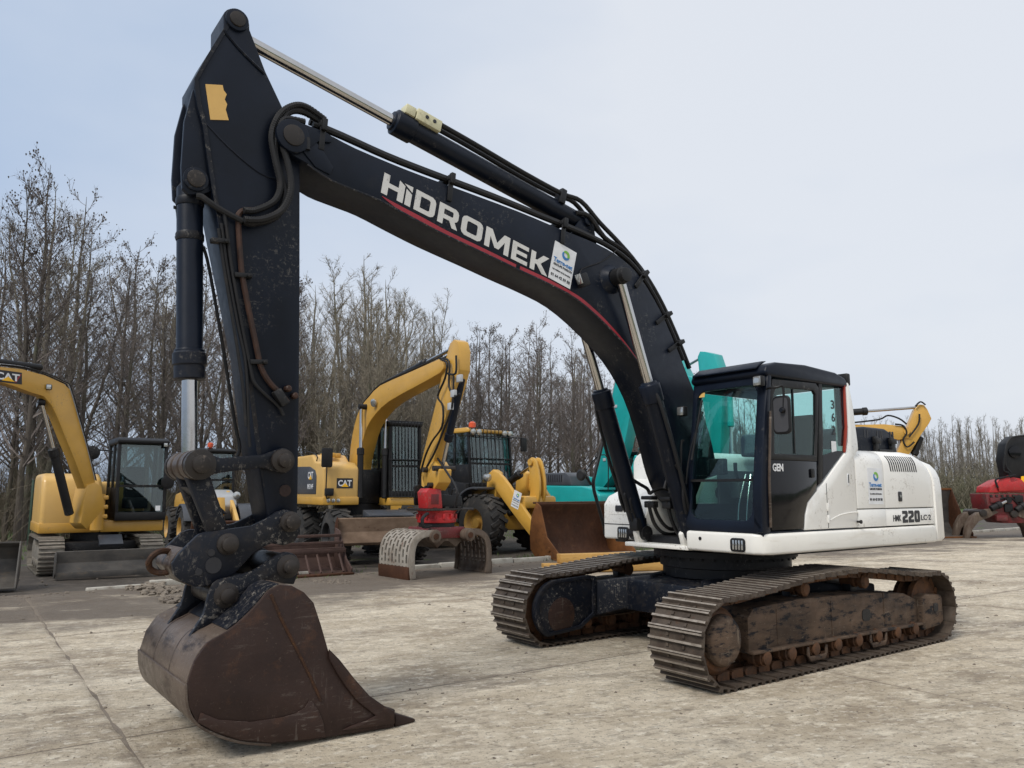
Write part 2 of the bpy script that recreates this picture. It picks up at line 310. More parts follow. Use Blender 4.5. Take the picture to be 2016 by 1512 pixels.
# ================================================================ the setting: yard
YA = R(35.5); YU = Vector((math.cos(YA), math.sin(YA), 0)); YV = Vector((-math.sin(YA), math.cos(YA), 0))
def yard(u, v, z=0): return YU * u + YV * v + Vector((0, 0, z))
def concrete():
    t = NT('yard_concrete'); g = t.n.new('ShaderNodeNewGeometry').outputs['Position']
    rot = t.n.new('ShaderNodeMapping'); rot.inputs['Rotation'].default_value = (0, 0, -YA + .3); t.l.new(g, rot.inputs[0]); co = rot.outputs[0]
    base = t.mix(t.ramp(t.noise(.5, 10, .68, co=co), .38, .60), (.365, .295, .208, 1), (.575, .49, .362, 1))
    wash = t.ramp(t.noise(1.2, 12, .76, (.6, 1.4, 1), co), .45, .57); base = t.mix(t.math('MULTIPLY', wash, .75), base, (.68, .595, .46, 1))
    mud = t.ramp(t.noise(.24, 12, .74, (.7, 1.7, 1), co), .53, .63); base = t.mix(t.math('MULTIPLY', mud, .8), base, (.185, .148, .112, 1))
    mud2 = t.ramp(t.noise(1.3, 12, .80, (.7, 1.5, 1), co), .535, .615); base = t.mix(t.math('MULTIPLY', mud2, .5), base, (.20, .162, .124, 1))
    spk = t.ramp(t.noise(5, 6, .7, (.8, 1.3, 1), co), .545, .60); base = t.mix(t.math('MULTIPLY', spk, .38), base, (.19, .155, .118, 1))
    pale = t.ramp(t.noise(3.6, 7, .72, (.8, 1.3, 1), co=co), .55, .62); base = t.mix(t.math('MULTIPLY', pale, .6), base, (.81, .73, .58, 1))
    spk2 = t.ramp(t.noise(15, 4, .62, (.8, 1.2, 1), co), .56, .62); base = t.mix(t.math('MULTIPLY', spk2, .42), base, (.15, .12, .09, 1))
    spk3 = t.ramp(t.noise(34, 3, .6, co=co), .60, .66); base = t.mix(t.math('MULTIPLY', spk3, .6), base, (.10, .08, .062, 1))
    pale2 = t.ramp(t.noise(13, 4, .62, (.8, 1.2, 1), co=co), .575, .64); base = t.mix(t.math('MULTIPLY', pale2, .5), base, (.86, .80, .68, 1))
    # wet mud dragged in along the kerb
    r2 = t.n.new('ShaderNodeMapping'); r2.vector_type = 'POINT'; r2.inputs['Rotation'].default_value = (0, 0, -YA); t.l.new(g, r2.inputs[0]); sp2 = t.n.new('ShaderNodeSeparateXYZ'); t.l.new(r2.outputs[0], sp2.inputs[0])
    kv = t.math('ADD', t.math('MULTIPLY', sp2.outputs[1], .16), t.math('SUBTRACT', t.math('MULTIPLY', t.noise(.55, 10, .74, (.5, 1, 1), co), 2.4), 2.30)); base = t.mix(t.math('MULTIPLY', t.ramp(kv, .62, 1.05), .9), base, (.105, .083, .064, 1))
    # soil trodden into the slab edges, broken up by noise
    sep = t.n.new('ShaderNodeSeparateXYZ'); t.l.new(t.tc.outputs['Object'], sep.inputs[0])
    ex_ = t.math('SUBTRACT', t.math('ABSOLUTE', sep.outputs[0]), 5.75 / 2); ey_ = t.math('SUBTRACT', t.math('ABSOLUTE', sep.outputs[1]), 4.6 / 2)
    ed = t.math('ADD', t.math('MAXIMUM', ex_, ey_), t.math('MULTIPLY', t.math('SUBTRACT', t.noise(2.4, 8, .7, co=co), .55), .75))
    base = t.mix(t.math('MULTIPLY', t.ramp(ed, -.12, .04) if False else t.ramp(t.math('ADD', t.math('MULTIPLY', ed, 2.0), .5), .20, .60), .5), base, (.215, .17, .126, 1))
    h = t.math('ADD', t.noise(2.2, 10, .74, co=co), t.math('MULTIPLY', t.noise(30, 8, .8, co=co), .4)); t.bump(h, .9, .06)
    return t.set(Base_Color=base, Roughness=t.ramp(t.noise(1.1, 6, co=co), .3, .7, (.66,) * 3 + (1,), (.95,) * 3 + (1,)))
def soil(name, a, b, c, bs=.8):
    t = NT(name); g = t.n.new('ShaderNodeNewGeometry').outputs['Position']
    k = t.mix(t.ramp(t.noise(.45, 8, .65, co=g), .38, .62), a, b); k = t.mix(t.ramp(t.noise(3, 8, .72, co=g), .5, .7), k, c)
    t.bump(t.math('ADD', t.noise(1.6, 9, .7, co=g), t.math('MULTIPLY', t.noise(14, 7, .75, co=g), .3)), bs, .08)
    return t.set(Base_Color=k, Roughness=.85)
M['concrete'] = concrete()
M['mud'] = soil('dark_mud', (.04, .032, .025, 1), (.075, .062, .049, 1), (.12, .10, .08, 1))
M['grassy'] = soil('grass_ground', (.045, .075, .018, 1), (.075, .11, .028, 1), (.06, .055, .025, 1))
KV = 15.35                                                     # the kerb line, in yard axes
rot_yard = Matrix.Rotation(YA, 4, 'Z')
def sheet(name, u0, u1, v0, v1, z, mat, nu=1, nv=1, bump=0):
    m = MB(); P = []
    for j in range(nv + 1):
        for i in range(nu + 1): P.append(yard(u0 + (u1 - u0) * i / nu, v0 + (v1 - v0) * j / nv, z + (random.uniform(-bump, bump) if 0 < i < nu and 0 < j < nv else 0)))
    m.add(P, [(j * (nu + 1) + i, j * (nu + 1) + i + 1, (j + 1) * (nu + 1) + i + 1, (j + 1) * (nu + 1) + i) for j in range(nv) for i in range(nu)])
    o = m.build(name, mat); o['kind'] = 'structure'; return o
ground = sheet('ground', -700, 900, -400, 900, -.05, M['grassy'])
M['jointdirt'] = soil('joint_dirt', (.16, .13, .098, 1), (.22, .18, .138, 1), (.12, .096, .072, 1))
yard_bed = sheet('yard', -25, 70, -14, KV, -.005, M['jointdirt'])
mud_strip = sheet('mud_strip', -40, 60, KV + .12, 33, -.03, M['mud'], 60, 16, .025)
SW, SD = 5.75, 4.6
for iu in range(-4, 12):
    for iv in range(-4, 3):
        u0 = 1.1 + SW * iu; v0 = KV - SD * (3 - iv); c = yard(u0 + SW / 2, v0 + SD / 2)
        if c.y < -7 or abs(c.x) > c.y + 16: continue
        m = MB(); lo = []; jw = .010; n = 20
        for a, b in (((-1, -1), (1, -1)), ((1, -1), (1, 1)), ((1, 1), (-1, 1)), ((-1, 1), (-1, -1))):
            for i in range(n):
                t = i / n; lo.append(Vector(((a[0] + (b[0] - a[0]) * t) * (SW / 2 - jw) + random.uniform(-.014, .014), (a[1] + (b[1] - a[1]) * t) * (SD / 2 - jw) + random.uniform(-.006, .006), -.004)))
        N = len(lo); ins = [Vector((p.x - math.copysign(.022, p.x) * (abs(p.x) > SW / 2 - .3), p.y - math.copysign(.022, p.y) * (abs(p.y) > SD / 2 - .3), 0)) for p in lo]
        m.add(lo + ins, [(i, (i + 1) % N, (i + 1) % N + N, i + N) for i in range(N)] + [tuple(range(N, 2 * N))])
        o = m.build('concrete_slab', M['concrete'], yard_bed, smooth=0); o.location = c; o.rotation_euler = (0, 0, YA)
# kerb stones along the far edge of the yard
M['kerb'] = worn('kerb_concrete', (.40, .38, .33, 1), .8, .2, .6, (.16, .13, .1, 1), 2.5)
kerb = thing('kerb', 'low line of pale concrete kerb stones along the muddy verge', 'kerb')
u = -26.0
while u < 62:
    l = 1.0
    if random.random() < (.86 if u > 3 else .5):
        m = MB(); c = yard(u + l / 2, KV + .07, .02 + random.uniform(-.025, .012) - (.045 if u < 3 else 0)); m.box((0, 0, 0), (l - .03, .14, .16)); o = m.build('kerb_stone', M['kerb'], kerb, .018)
        o.location = c; o.rotation_euler = (random.uniform(-.04, .04), random.uniform(-.012, .012), YA + random.uniform(-.02, .02))
    u += l
# ================================================================ the main excavator
EX = Frame(2.446, 9.15, 3.78)
ex = thing('tracked_excavator', 'large black and white tracked excavator with its rusty bucket resting on the concrete', 'excavator', EX)
S = EX.side
# ---- undercarriage
def track_path():
    P = []; r = .39; xf, xr = 1.84, -1.885
    top = [(1.84, .78), (1.5, .79), (1.04, .832), (.52, .882), (-.05, .90), (-.35, .90), (-1., .84), (-1.5, .785), (-1.885, .775)]
    bot = [(xr + (xf - xr) * i / 40, 0) for i in range(41)]
    P += bot; P += [(xf + r * math.sin(R(a)), r - r * math.cos(R(a))) for a in range(6, 180, 6)]
    P += cm2(top, 6); P += [(xr - r * math.sin(R(a)), r - (r - .005) * math.cos(R(a))) for a in range(174, 0, -6)]
    return P
def walk(P, n):
    Ls = [0]; Q = P + [P[0]]
    for a, b in zip(Q, Q[1:]): Ls.append(Ls[-1] + math.hypot(b[0] - a[0], b[1] - a[1]))
    out = []; j = 0
    for i in range(n):
        d = Ls[-1] * (i + .5) / n
        while Ls[j + 1] < d: j += 1
        t = (d - Ls[j]) / (Ls[j + 1] - Ls[j]); a, b = Q[j], Q[j + 1]; dd = .06
        # tangent from neighbours
        def pt(d):
            d %= Ls[-1]; k = 0
            while Ls[k + 1] < d: k += 1
            t = (d - Ls[k]) / (Ls[k + 1] - Ls[k]); return Vector((Q[k][0] + (Q[k + 1][0] - Q[k][0]) * t, Q[k][1] + (Q[k + 1][1] - Q[k][1]) * t))
        p, q = pt(d - dd), pt(d + dd); out.append((pt(d), math.atan2(q.y - p.y, q.x - p.x)))
    return out, Ls[-1]
def shoe_mesh(pitch, w, name='track_shoe', bolts=True):
    """triple-grouser shoe: x along travel, outward = -z, y across"""
    g = .034; a = pitch / 2 * 1.02; prof = [(-a, .0 + g), (-a, g - .004), (-a + .004, 0), (-a + .018, 0), (-a + .026, g - .006), (-.02, g - .004), (-.011, 0), (.009, 0), (.018, g - .004), (a - .03, g - .006), (a - .022, 0), (a - .006, 0), (a, g + .012), (a - .02, g + .014)]
    m = MB().prism(prof, -w / 2, w / 2)
    if bolts:
        for sx in (-.045, .045):
            for sy in (-.09, .09): m.box((sx, sy, g - .011), (.028, .028, .012))
    me = m.mesh(name, 0, smooth=0); me.materials.append(M['shoe']); me.materials.append(M['grouser'])
    for p in me.polygons:
        if p.normal.z < -.8 and p.center.z < .006: p.material_index = 1
    return me
PATH = track_path(); NSH = 51
spots, plen = walk(PATH, NSH); shoe_me = shoe_mesh(plen / NSH, .6)
def chain(y):
    m = MB()
    for p, a in spots:
        rot = Matrix.Rotation(-a, 3, 'Y')
        for sy in (-.085, .085):
            c = Vector((p.x, y + sy, p.y)) + rot @ Vector((0, 0, .075))
            m.box(c, (.15, .035, .075), rot)
            m.cyl(c + rot @ Vector((.07, -.03, .0)), c + rot @ Vector((.07, .03, 0)), .036, n=8)
    return m
for sy in (1, -1):
    yc = sy * 1.2
    tr = chain(yc).build('track', M['link'], ex)
    for p, a in spots:
        o = bpy.data.objects.new('track_shoe', shoe_me); COL.objects.link(o); o.parent = tr; o.location = (p.x, yc + random.uniform(-.003, .003), p.y); o.rotation_euler = (0, -a + random.uniform(-.02, .02), 0)
    # side frame
    m = MB(); yo, yi = yc + .17, yc - .17
    m.prism([(1.42, .25), (1.42, .55), (1.33, .63), (.6, .655), (-.6, .62), (-1.35, .56), (-1.62, .47), (-1.62, .21)], yc - .16, yc + .16)
    m.prism([(1.42, .235), (1.42, .265), (-1.65, .225), (-1.65, .195)], yc - .21, yc + .21)
    for xg in (1.0, .1, -.9): m.prism([(xg, .27), (xg, .60), (xg - .02, .60), (xg - .02, .27)], yc - .168, yc + .168)
    tf = m.build('track_frame', M['frame'], ex, .02)
    MB().prism([(-1.635, .14), (-1.635, .50), (-1.72, .53), (-2.06, .50), (-2.10, .46), (-2.10, .2), (-2.0, .16)], yc - .22, yc + .22).build('idler_bracket', M['frame'], tf, .02)
    MB().prism(rrect(.11, .09, .03, 3, -2.0 + .08, .37), yc + sy * .221, yc + sy * .226).build('bracket_hole', M['black'], tf)
    MB().prism(rrect(.16, .12, .045, 4, -.55, .40), yc + sy * .155, yc + sy * .166).build('frame_slot', M['black'], tf)
    # travel motor drum and sprocket at the front
    m = MB().lathe((1.84, yc - .16, .40), (0, 1, 0), [(0, .25), (.02, .29), (.30, .29), (.34, .25)], 28)
    for i in range(21):
        a = 2 * math.pi * i / 21; m.box((1.84 + .31 * math.cos(a), yc, .40 + .31 * math.sin(a)), (.06, .08, .05), Matrix.Rotation(-a, 3, 'Y'))
    m.build('drive_sprocket', M['link'], ex, .006)
    MB().lathe((1.84, yc + sy * .12, .41), (0, sy, 0), [(0, .22), (.10, .22), (.13, .2), (.145, .16)], 28).build('final_drive', M['frame'], ex, .006)
    MB().lathe((-1.88, yc - .13, .39), (0, 1, 0), [(0, .2), (.02, .29), (.07, .30), (.09, .26), (.17, .26), (.19, .30), (.24, .29), (.26, .2)], 28).build('idler_wheel', M['link'], ex)
    for i in range(8):
        x = 1.22 - i * .385
        m = MB().lathe((x, yc - .22, .185 - i * .002), (0, 1, 0), [(0, .03), (.01, .06), (.04, .06), (.045, .075), (.10, .075), (.11, .09), (.17, .09), (.18, .06), (.26, .06), (.27, .09), (.33, .09), (.34, .075), (.395, .075), (.40, .06), (.43, .06), (.44, .03)], 16); m.build('track_roller', M['link'], ex)
    for x in (.47, -.62):
        MB().lathe((x, yc - .13, .735), (0, 1, 0), [(0, .065), (.02, .07), (.16, .07), (.17, .05), (.2, .05), (.21, .075), (.26, .075), (.28, .05)] if sy > 0 else [(0, .05), (.26, .075)], 16).build('carrier_roller', M['link'], ex)
        MB().bx(x - .06, x + .06, yc - .1, yc + .0, .6, .70).build('roller_bracket', M['black'], ex, .01)
    for x in (.42, -.70):
        m = MB()
        m.prism([(x + .17, .21), (x + .17, .13), (x + .12, .07), (x - .12, .07), (x - .17, .13), (x - .17, .20), (x - .14, .20), (x - .13, .12), (x + .13, .12), (x + .14, .21)], yc + sy * .185, yc + sy * .205); m.build('track_guard', M['frame'], ex, .008)
# motor cover plate on the inner side of the far track
gd = circ(1.79, .40, .315, -62, 90, 14) + [(1.30, .735), (1.22, .72), (1.22, .30), (1.45, .16)]
mg = MB().prism(gd, -.93, -.875).build('motor_guard', M['navyworn'], ex, .02)
MB().ring([(a, -.875, b) for a, b in gd], [(1.62 + (a - 1.62) * .86, -.875, .44 + (b - .44) * .86) for a, b in gd], (0, .022, 0)).build('guard_flange', M['navyworn'], mg, .006)
MB().prism(circ(1.72, .33, .19, -60, 240, 16), -.876, -.868).build('guard_stain', M['bucket'], mg, .003)
m = MB()
m.prism([(-.95, .40), (-.95, .62), (-.3, .76), (.3, .76), (1.0, .70), (1.0, .36), (.3, .46), (-.3, .46)], -.62, .62)
for sy in (1, -1):
    for sx in (1, -1):
        m.add([Vector(p) for p in ((sx * .25, sy * .4, .46), (sx * .85, sy * .35, .46), (sx * 1.32, sy * 1.05, .22), (sx * .72, sy * 1.05, .22), (sx * .25, sy * .4, .77), (sx * .85, sy * .35, .76), (sx * 1.32, sy * 1.05, .64), (sx * .72, sy * 1.05, .66))],
              [(0, 1, 2, 3), (4, 5, 6, 7), (0, 1, 5, 4), (1, 2, 6, 5), (2, 3, 7, 6), (3, 0, 4, 7)])
m.build('centre_frame', M['navyworn'], ex, .02)
m = MB().lathe((0, 0, .74), (0, 0, 1), [(0, .70), (.10, .70), (.11, .73), (.22, .73), (.225, .80), (.29, .80), (.30, .76), (.36, .76)], 48)
for i in range(36):
    a = 2 * math.pi * i / 36; m.cyl((.765 * math.cos(a), .765 * math.sin(a), .935), (.765 * math.cos(a), .765 * math.sin(a), .97), .014, n=6)
m.build('slewing_ring', M['black'], ex)
# ---- upper structure deck
MB().prism([(-2.15, -1.28), (.5, -1.28), (.55, -.45), (.95, -.4), (.95, 1.28), (-2.15, 1.28)], 1.06, 1.2, 'z').build('deck', M['black'], ex, .02)
m = MB().prism([(1.15, .43), (1.15, 1.24), (1.10, 1.33), (1.01, 1.375), (-2.16, 1.375), (-2.19, 1.36), (-2.19, 1.25), (.9, 1.25), (.9, .43)], 1.085, 1.282, 'z'); sk = m.build('side_skirt', M['skirt'], ex, .03, 3)
MB().prism(rrect(.17, .13, .03, 3, 1.08, 1.17), 1.146, 1.166, 'x').build('lamp_bezel', M['black'], sk, .006)
for i in range(4): MB().bx(1.160, 1.170, 1.025 + i * .034, 1.045 + i * .034, 1.125, 1.215).build('lamp_lens', M['lens'], sk, .003)
MB().cyl((1.146, .62, 1.21), (1.156, .62, 1.21), .018, n=10).build('skirt_plug', M['black'], sk)
# ---- left house panels
def face(prof, y0, y1, name, mat, bevel=.012, parent=ex): return MB().prism(prof, y0, y1).build(name, mat, parent, bevel)
arc = [(-.36, 2.09), (-.10, 1.90), (.07, 1.77), (.25, 1.66), (.37, 1.57), (.43, 1.45), (.46, 1.30)]
X1, X2 = -.52, -1.10                                          # panel seams
fp = face([(.455, 1.298)] + [(a - .006, b) for a, b in arc[::-1][1:]] + [(-.42, 2.2), (-.43, 2.5), (-.435, 2.84), (-.50, 2.85), (-.56, 2.62), (-.615, 2.2), (X1 - .1, 2.12), (X1, 2.04), (X1, 1.298)], 1.20, 1.352, 'cab_rear_panel', M['white'], .02)
MB().bx(.04, .047, 1.351, 1.354, 1.31, 1.76).build('panel_seam', M['ink'], fp)
for z in (1.52, 1.40): MB().bx(.03, .057, 1.35, 1.368, z - .04, z + .04).build('hinge', M['white'], fp, .004)
MB().tube([(.04, 1.354, 1.375), (-.15, 1.354, 1.43), (-.35, 1.354, 1.455), (X1, 1.354, 1.46)], .006, 6).build('panel_crease', M['skirt'], fp)
def round_top(x0, x1, z0, name, mat, zt=2.13, yo=1.352, r=.16, rear=False):
    prof = [(yo, z0), (yo, zt - r)] + [(yo - r + r * math.cos(R(a)), zt - r + r * math.sin(R(a))) for a in range(15, 91, 15)] + [(.7, zt + .02), (.7, z0)]
    return MB().prism(prof, x0, x1, 'x').build(name, mat, ex, .008)
d1 = round_top(X1 - .012, X2 + .006, 1.495, 'service_door', M['white']); d1b = face([(X1 - .012, 1.298), (X1 - .012, 1.485), (X2 + .006, 1.485), (X2 + .006, 1.298)], .8, 1.352, 'service_door', M['white'], .008)
m = MB(); yo, r = 1.352, .16; XR = -2.24; prof = []
# rear panel with its rounded back corner: a loft of cross-sections narrowing toward the rear
secs = []
for x, zt, dy in ((X2 - .006, 2.13, 0), (-1.72, 2.135, 0), (-1.92, 2.12, .0), (-2.06, 2.08, .002), (-2.15, 2.03, .006), (-2.222, 1.96, .012)):
    secs.append([(x, yo - dy, 1.495), (x, yo - dy, zt - r)] + [(x, yo - dy - r + r * math.cos(R(a)), zt - r + r * math.sin(R(a))) for a in range(15, 91, 15)] + [(x, .7, zt + .01), (x, .7, 1.495)])
n = len(secs[0]); m.add([p for s_ in secs for p in s_], [(k * n + i, k * n + (i + 1) % n, (k + 1) * n + (i + 1) % n, (k + 1) * n + i) for k in range(len(secs) - 1) for i in range(n)] + [tuple(range(n)), tuple(range((len(secs) - 1) * n, len(secs) * n))])
d2 = m.build('engine_door', M['white'], ex, .008)
d2b = face([(X2 - .006, 1.298), (X2 - .006, 1.485), (-2.215, 1.485), (-2.215, 1.298)], .8, 1.345, 'engine_door', M['white'], .008)
MB().bx(-2.15, .4, .75, 1.30, 1.27, 1.85).build('house_core', M['black'], ex)
for i in range(13):
    x = -1.25 - i * .048; P = []
    for z in (1.90, 1.94, 1.97, 2.0, 2.03, 2.055, 2.075):
        y = yo if z < 1.97 else yo - r + math.sqrt(max(0, r * r - (z - 1.97) ** 2)); P += [Vector((x + (z - 1.9) * .28, y + .003, z + .001)), Vector((x + (z - 1.9) * .28 - .021, y + .003, z + .001))]
    MB().add(P + [p - Vector((0, .012, .006)) for p in P], [(2 * k, 2 * k + 1, 2 * k + 3, 2 * k + 2) for k in range(6)] + [(2 * k + 14, 2 * k + 16, 2 * k + 17, 2 * k + 15) for k in range(6)] + [(2 * k, 2 * k + 2, 2 * k + 16, 2 * k + 14) for k in range(6)] + [(2 * k + 1, 2 * k + 15, 2 * k + 17, 2 * k + 3) for k in range(6)]).build('vent_slot', M['ink'], d2)
MB().prism(rrect(.075, .11, .012, 2, -1.42, 1.62), 1.352, 1.362).build('door_latch', M['ink'], d2, .003)
MB().cyl((-1.415, 1.362, 1.625), (-1.415, 1.368, 1.625), .018, n=12).build('key_lock', M['chrome'], d2)
MB().prism(rrect(.03, .13, .012, 2, -.37, 1.80), 1.352, 1.358).build('door_latch', M['decal'], fp, .002); MB().prism(rrect(.014, .09, .006, 2, -.37, 1.81), 1.358, 1.361).build('latch_slot', M['ink'], fp)
MB().lathe((-.50, 1.352, 1.36), (0, 1, 0), [(0, .012), (.03, .012), (.035, .02), (.05, .02)], 10).build('door_knob', M['black'], d1b)
# counterweight: plan curve round the tail
pl = [(-2.225, 1.365)] + [(-2.225 - .62 * math.sin(R(a)) ** .8, 1.365 * math.cos(R(a)) ** .55) for a in range(8, 90, 9)] + [(-2.85, 0)]
pl = pl + [(x, -y) for x, y in pl[-2::-1]]
m = MB(); prof = [(1.09, .96), (1.13, 1), (1.72, 1), (1.84, .985), (1.93, .95), (2.0, .88), (2.05, .76)]
P = []; n = len(pl)
for z, k in prof: P += [(-2.225 + (x + 2.225) * (k if k > .97 else k * .95) - (0 if z < 1.85 else 0), y * (1 - (1 - k) * .6), z) for x, y in pl]
m.add(P, [(j * n + i, j * n + i + 1, (j + 1) * n + i + 1, (j + 1) * n + i) for j in range(len(prof) - 1) for i in range(n - 1)] + [tuple(range(n)), tuple(range((len(prof) - 1) * n, len(prof) * n))] + [(j * n, (j + 1) * n, (j + 2) * n - 1, (j + 1) * n - 1) for j in range(len(prof) - 1)])
m.build('counterweight', M['white'], ex, 0, smooth=50)
# engine hood
m = MB().prism([(-1.02, 2.12), (-1.02, 2.36), (-1.06, 2.41), (-1.3, 2.43), (-1.75, 2.425), (-1.9, 2.38), (-1.98, 2.28), (-2.02, 2.12)], -.5, 1.06); hood = m.build('engine_hood', M['navy'], ex, .05, 3)
for x in (-1.28, -1.34, -1.56, -1.62, -1.66, -1.86, -1.92): MB().prism(rrect(.026, .10, .012, 3, x, 2.345), 1.05, 1.063).build('hood_slot', M['ink'], hood)
for x in (-1.48, -1.84):
    MB().bx(x - .035, x + .035, 1.06, 1.10, 2.14, 2.32).bx(x - .06, x + .06, 1.07, 1.12, 2.24, 2.30).build('hood_hinge', M['black'], hood, .008)
MB().tube([(-1.5, 1.10, 2.16), (-1.83, 1.10, 2.16)], .012).build('hinge_bar', M['black'], hood)
# ---- right-hand boxes (tool box, fuel tank)
m = MB().prism([(.60, 1.10), (.60, 1.52), (.52, 1.62), (.30, 1.70), (.06, 1.84), (.0, 1.84), (.0, 1.10)], -1.375, -.62); tb = m.build('tool_box', M['white'], ex, .035, 3)
MB().bx(.60, .604, -1.35, -.66, 1.275, 1.285).build('panel_seam', M['ink'], tb)
MB().bx(.60, .604, -1.28, -.66, 1.40, 1.408).build('panel_seam', M['skirt'], tb)
MB().prism(rrect(.19, .15, .03, 3, -1.02, 1.175), .601, .618, 'x').build('lamp_bezel', M['black'], tb, .006)
for i in range(4): MB().bx(.615, .625, -1.083 + i * .036, -1.06 + i * .036, 1.125, 1.225).build('lamp_lens', M['lens'], tb, .003)
MB().prism(rrect(.13, .075, .015, 2, -1.09, 1.47), .601, .607, 'x').build('door_latch', M['ink'], tb, .002)
m = MB().prism(rrect(.86, 1.06, .16, 5, -.95, 1.64), -1.75, .06, 'x'); m.build('fuel_tank', M['white'], ex, .03)
MB().tube([(q_[0], -1.42, q_[1]) for q_ in EX.sides([(1191, 1052), (1189, 1035), (1176, 990), (1168, 955), (1172, 930), (1182, 890), (1192, 845), (1198, 820)], -1.42)], .022, 8, 3).build('mirror_arm', M['black'], ex)
q_ = EX.side(1152, 935, -1.42); MB().tube([(q_[0] - .1, -1.42, q_[1] - .12), (q_[0], -1.42, q_[1])], .018).build('mirror_arm', M['black'], ex); MB().lathe((q_[0], -1.45, q_[1]), (1, .2, 0), [(0, .05), (.05, .075), (.07, .05)], 14).build('mirror', M['black'], ex)
# ---- boom foot bracket between cab and tank
for y in (.33, -.33):
    MB().prism([(-.3, 1.15), (1.08, 1.10), (1.12, 1.24), (.95, 1.42), (.72, 1.80), (.45, 1.86), (.2, 1.7), (-.3, 1.4)], y - .03, y + .03).build('boom_bracket', M['skirt'], ex, .012)
MB().prism([(1.10, 1.075), (1.10, 1.12), (-.3, 1.12), (-.3, 1.075)], -.50, .42).build('front_plate', M['skirt'], ex, .01)
MB().cyl((.5, -.4, 1.66), (.5, .4, 1.66), .07).build('boom_pin', M['pinmetal'], ex)
MB().bx(-.9, .25, -.45, .40, 1.2, 1.75).build('valve_cover', M['black'], ex, .03)
# ---- cab
def fx(z):
    K = [(1.2, 1.135), (1.29, 1.135), (1.7, 1.12), (2.0, 1.09), (2.4, 1.02), (2.8, .94), (3, .90)]
    for (a, p), (b, q) in zip(K, K[1:]):
        if z <= b: return p + (q - p) * (z - a) / (b - a)
    return .9
cab = MB().bx(-.46, 1.10, .42, 1.33, 1.25, 1.30).build('cab', M['navy'], ex, .01)        # floor pan carries the cab's pieces
def lp(y0, y1, z0, z1, r, dx=0): return [(fx(z) + dx, y, z) for y, z in rrect(y1 - y0, z1 - z0, r, 5, (y0 + y1) / 2, (z0 + z1) / 2)]
MB().ring(lp(.42, 1.345, 1.285, 2.86, .08), lp(.485, 1.235, 1.40, 2.72, .10), (-.07, 0, 0)).build('windscreen_frame', M['navy'], cab, .012)
MB().slab(lp(.47, 1.25, 1.80, 2.74, .08, -.03), (-.006, 0, 0)).build('windscreen_pane', M['glass'], cab, smooth=0)
MB().slab(lp(.47, 1.25, 1.385, 1.785, .08, -.03), (-.006, 0, 0)).build('lower_pane', M['darkglass'], cab, smooth=0)
MB().prism([(fx(1.8) - .01, 1.80), (fx(1.77) - .01, 1.775), (fx(1.77) - .05, 1.775), (fx(1.8) - .05, 1.80)], .48, 1.24).build('pane_bar', M['black'], cab)
MB().prism([(1.135, 1.29), (1.12, 1.7), (1.02, 2.4), (.935, 2.84), (.87, 2.84), (.945, 2.4), (1.0, 1.8), (1.0, 1.29)], 1.24, 1.35).build('front_pillar', M['navy'], cab, .018)
MB().prism([(1.03, 1.34), (1.02, 1.8), (.95, 2.45), (.93, 2.45), (1.0, 1.8), (1.01, 1.34)], 1.35, 1.372).build('grab_rail', M['bucketshell'], cab, .006)
do, di = [(.985, 1.98), (.90, 2.62), (.86, 2.77), (.12, 2.79), (.07, 2.74), (.13, 2.3), (.17, 1.98)], [(.885, 2.04), (.855, 2.62), (.80, 2.70), (.17, 2.71), (.135, 2.67), (.165, 2.3), (.205, 2.04)]
door = MB().prism([(.985, 1.31), (.985, 1.98), (.175, 1.98), (.20, 1.68), (.375, 1.565), (.43, 1.45), (.452, 1.31)], 1.305, 1.344).build('cab_door', M['gloss'], ex, .01)
MB().ring([(a, 1.31, b) for a, b in do], [(a, 1.31, b) for a, b in di], (0, .036, 0)).build('window_frame', M['black'], door, .006)
MB().slab([(a, 1.326, b) for a, b in di], (0, .005, 0)).build('window_pane', M['glass'], door, smooth=0)
MB().prism([(.545, 2.05), (.53, 2.70), (.515, 2.70), (.53, 2.05)], 1.318, 1.34).build('window_bar', M['black'], door)
MB().prism(rrect(.06, .09, .015, 3, .27, 1.86), 1.344, 1.356).build('door_handle', M['black'], door, .004)
MB().prism([(.16, 1.74), (.055, 2.80), (-.01, 2.80), (.03, 2.2), (.075, 1.78)], 1.28, 1.338).build('door_pillar', M['black'], cab, .008)
q = [(.045, 2.05), (-.005, 2.76), (-.41, 2.78), (-.405, 2.35), (-.345, 2.10), (.06, 1.80)]
MB().slab([(a, 1.322, b) for a, b in q], (0, .005, 0)).build('quarter_pane', M['glass'], cab, smooth=0)
MB().prism([(.07, 1.80), (.045, 2.05), (-.22, 2.10), (-.35, 2.10)], 1.31, 1.336).build('quarter_infill', M['gloss'], cab)
MB().prism([(-.428, 2.82), (-.422, 2.35), (-.358, 2.09), (-.345, 2.085), (-.404, 2.35), (-.41, 2.82)], 1.315, 1.355).build('red_trim', M['trim'], cab, .006)
rf = MB().prism([(.95, 2.79), (.985, 2.83), (.95, 2.90), (.80, 2.945), (.3, 2.965), (-.25, 2.935), (-.43, 2.89), (-.47, 2.84), (-.47, 2.79)], .41, 1.355).build('cab_roof', M['navy'], cab, .035, 3)
MB().prism([(.94, 2.90), (1.005, 2.868), (1.01, 2.885), (.9, 2.955), (.82, 2.965)], .46, 1.26).build('sun_visor', M['navy'], cab, .012)
MB().lathe((.1, .80, 2.96), (0, 0, 1), [(0, .07), (.02, .07), (.05, .055), (.065, .02)], 16).build('beacon', M['orange'], cab)
for y0, y1 in ((.42, .47), (1.24, 1.33)): MB().bx(-.47, -.40, y0, y1, 1.3, 2.8).build('rear_pillar', M['navy'], cab, .01)
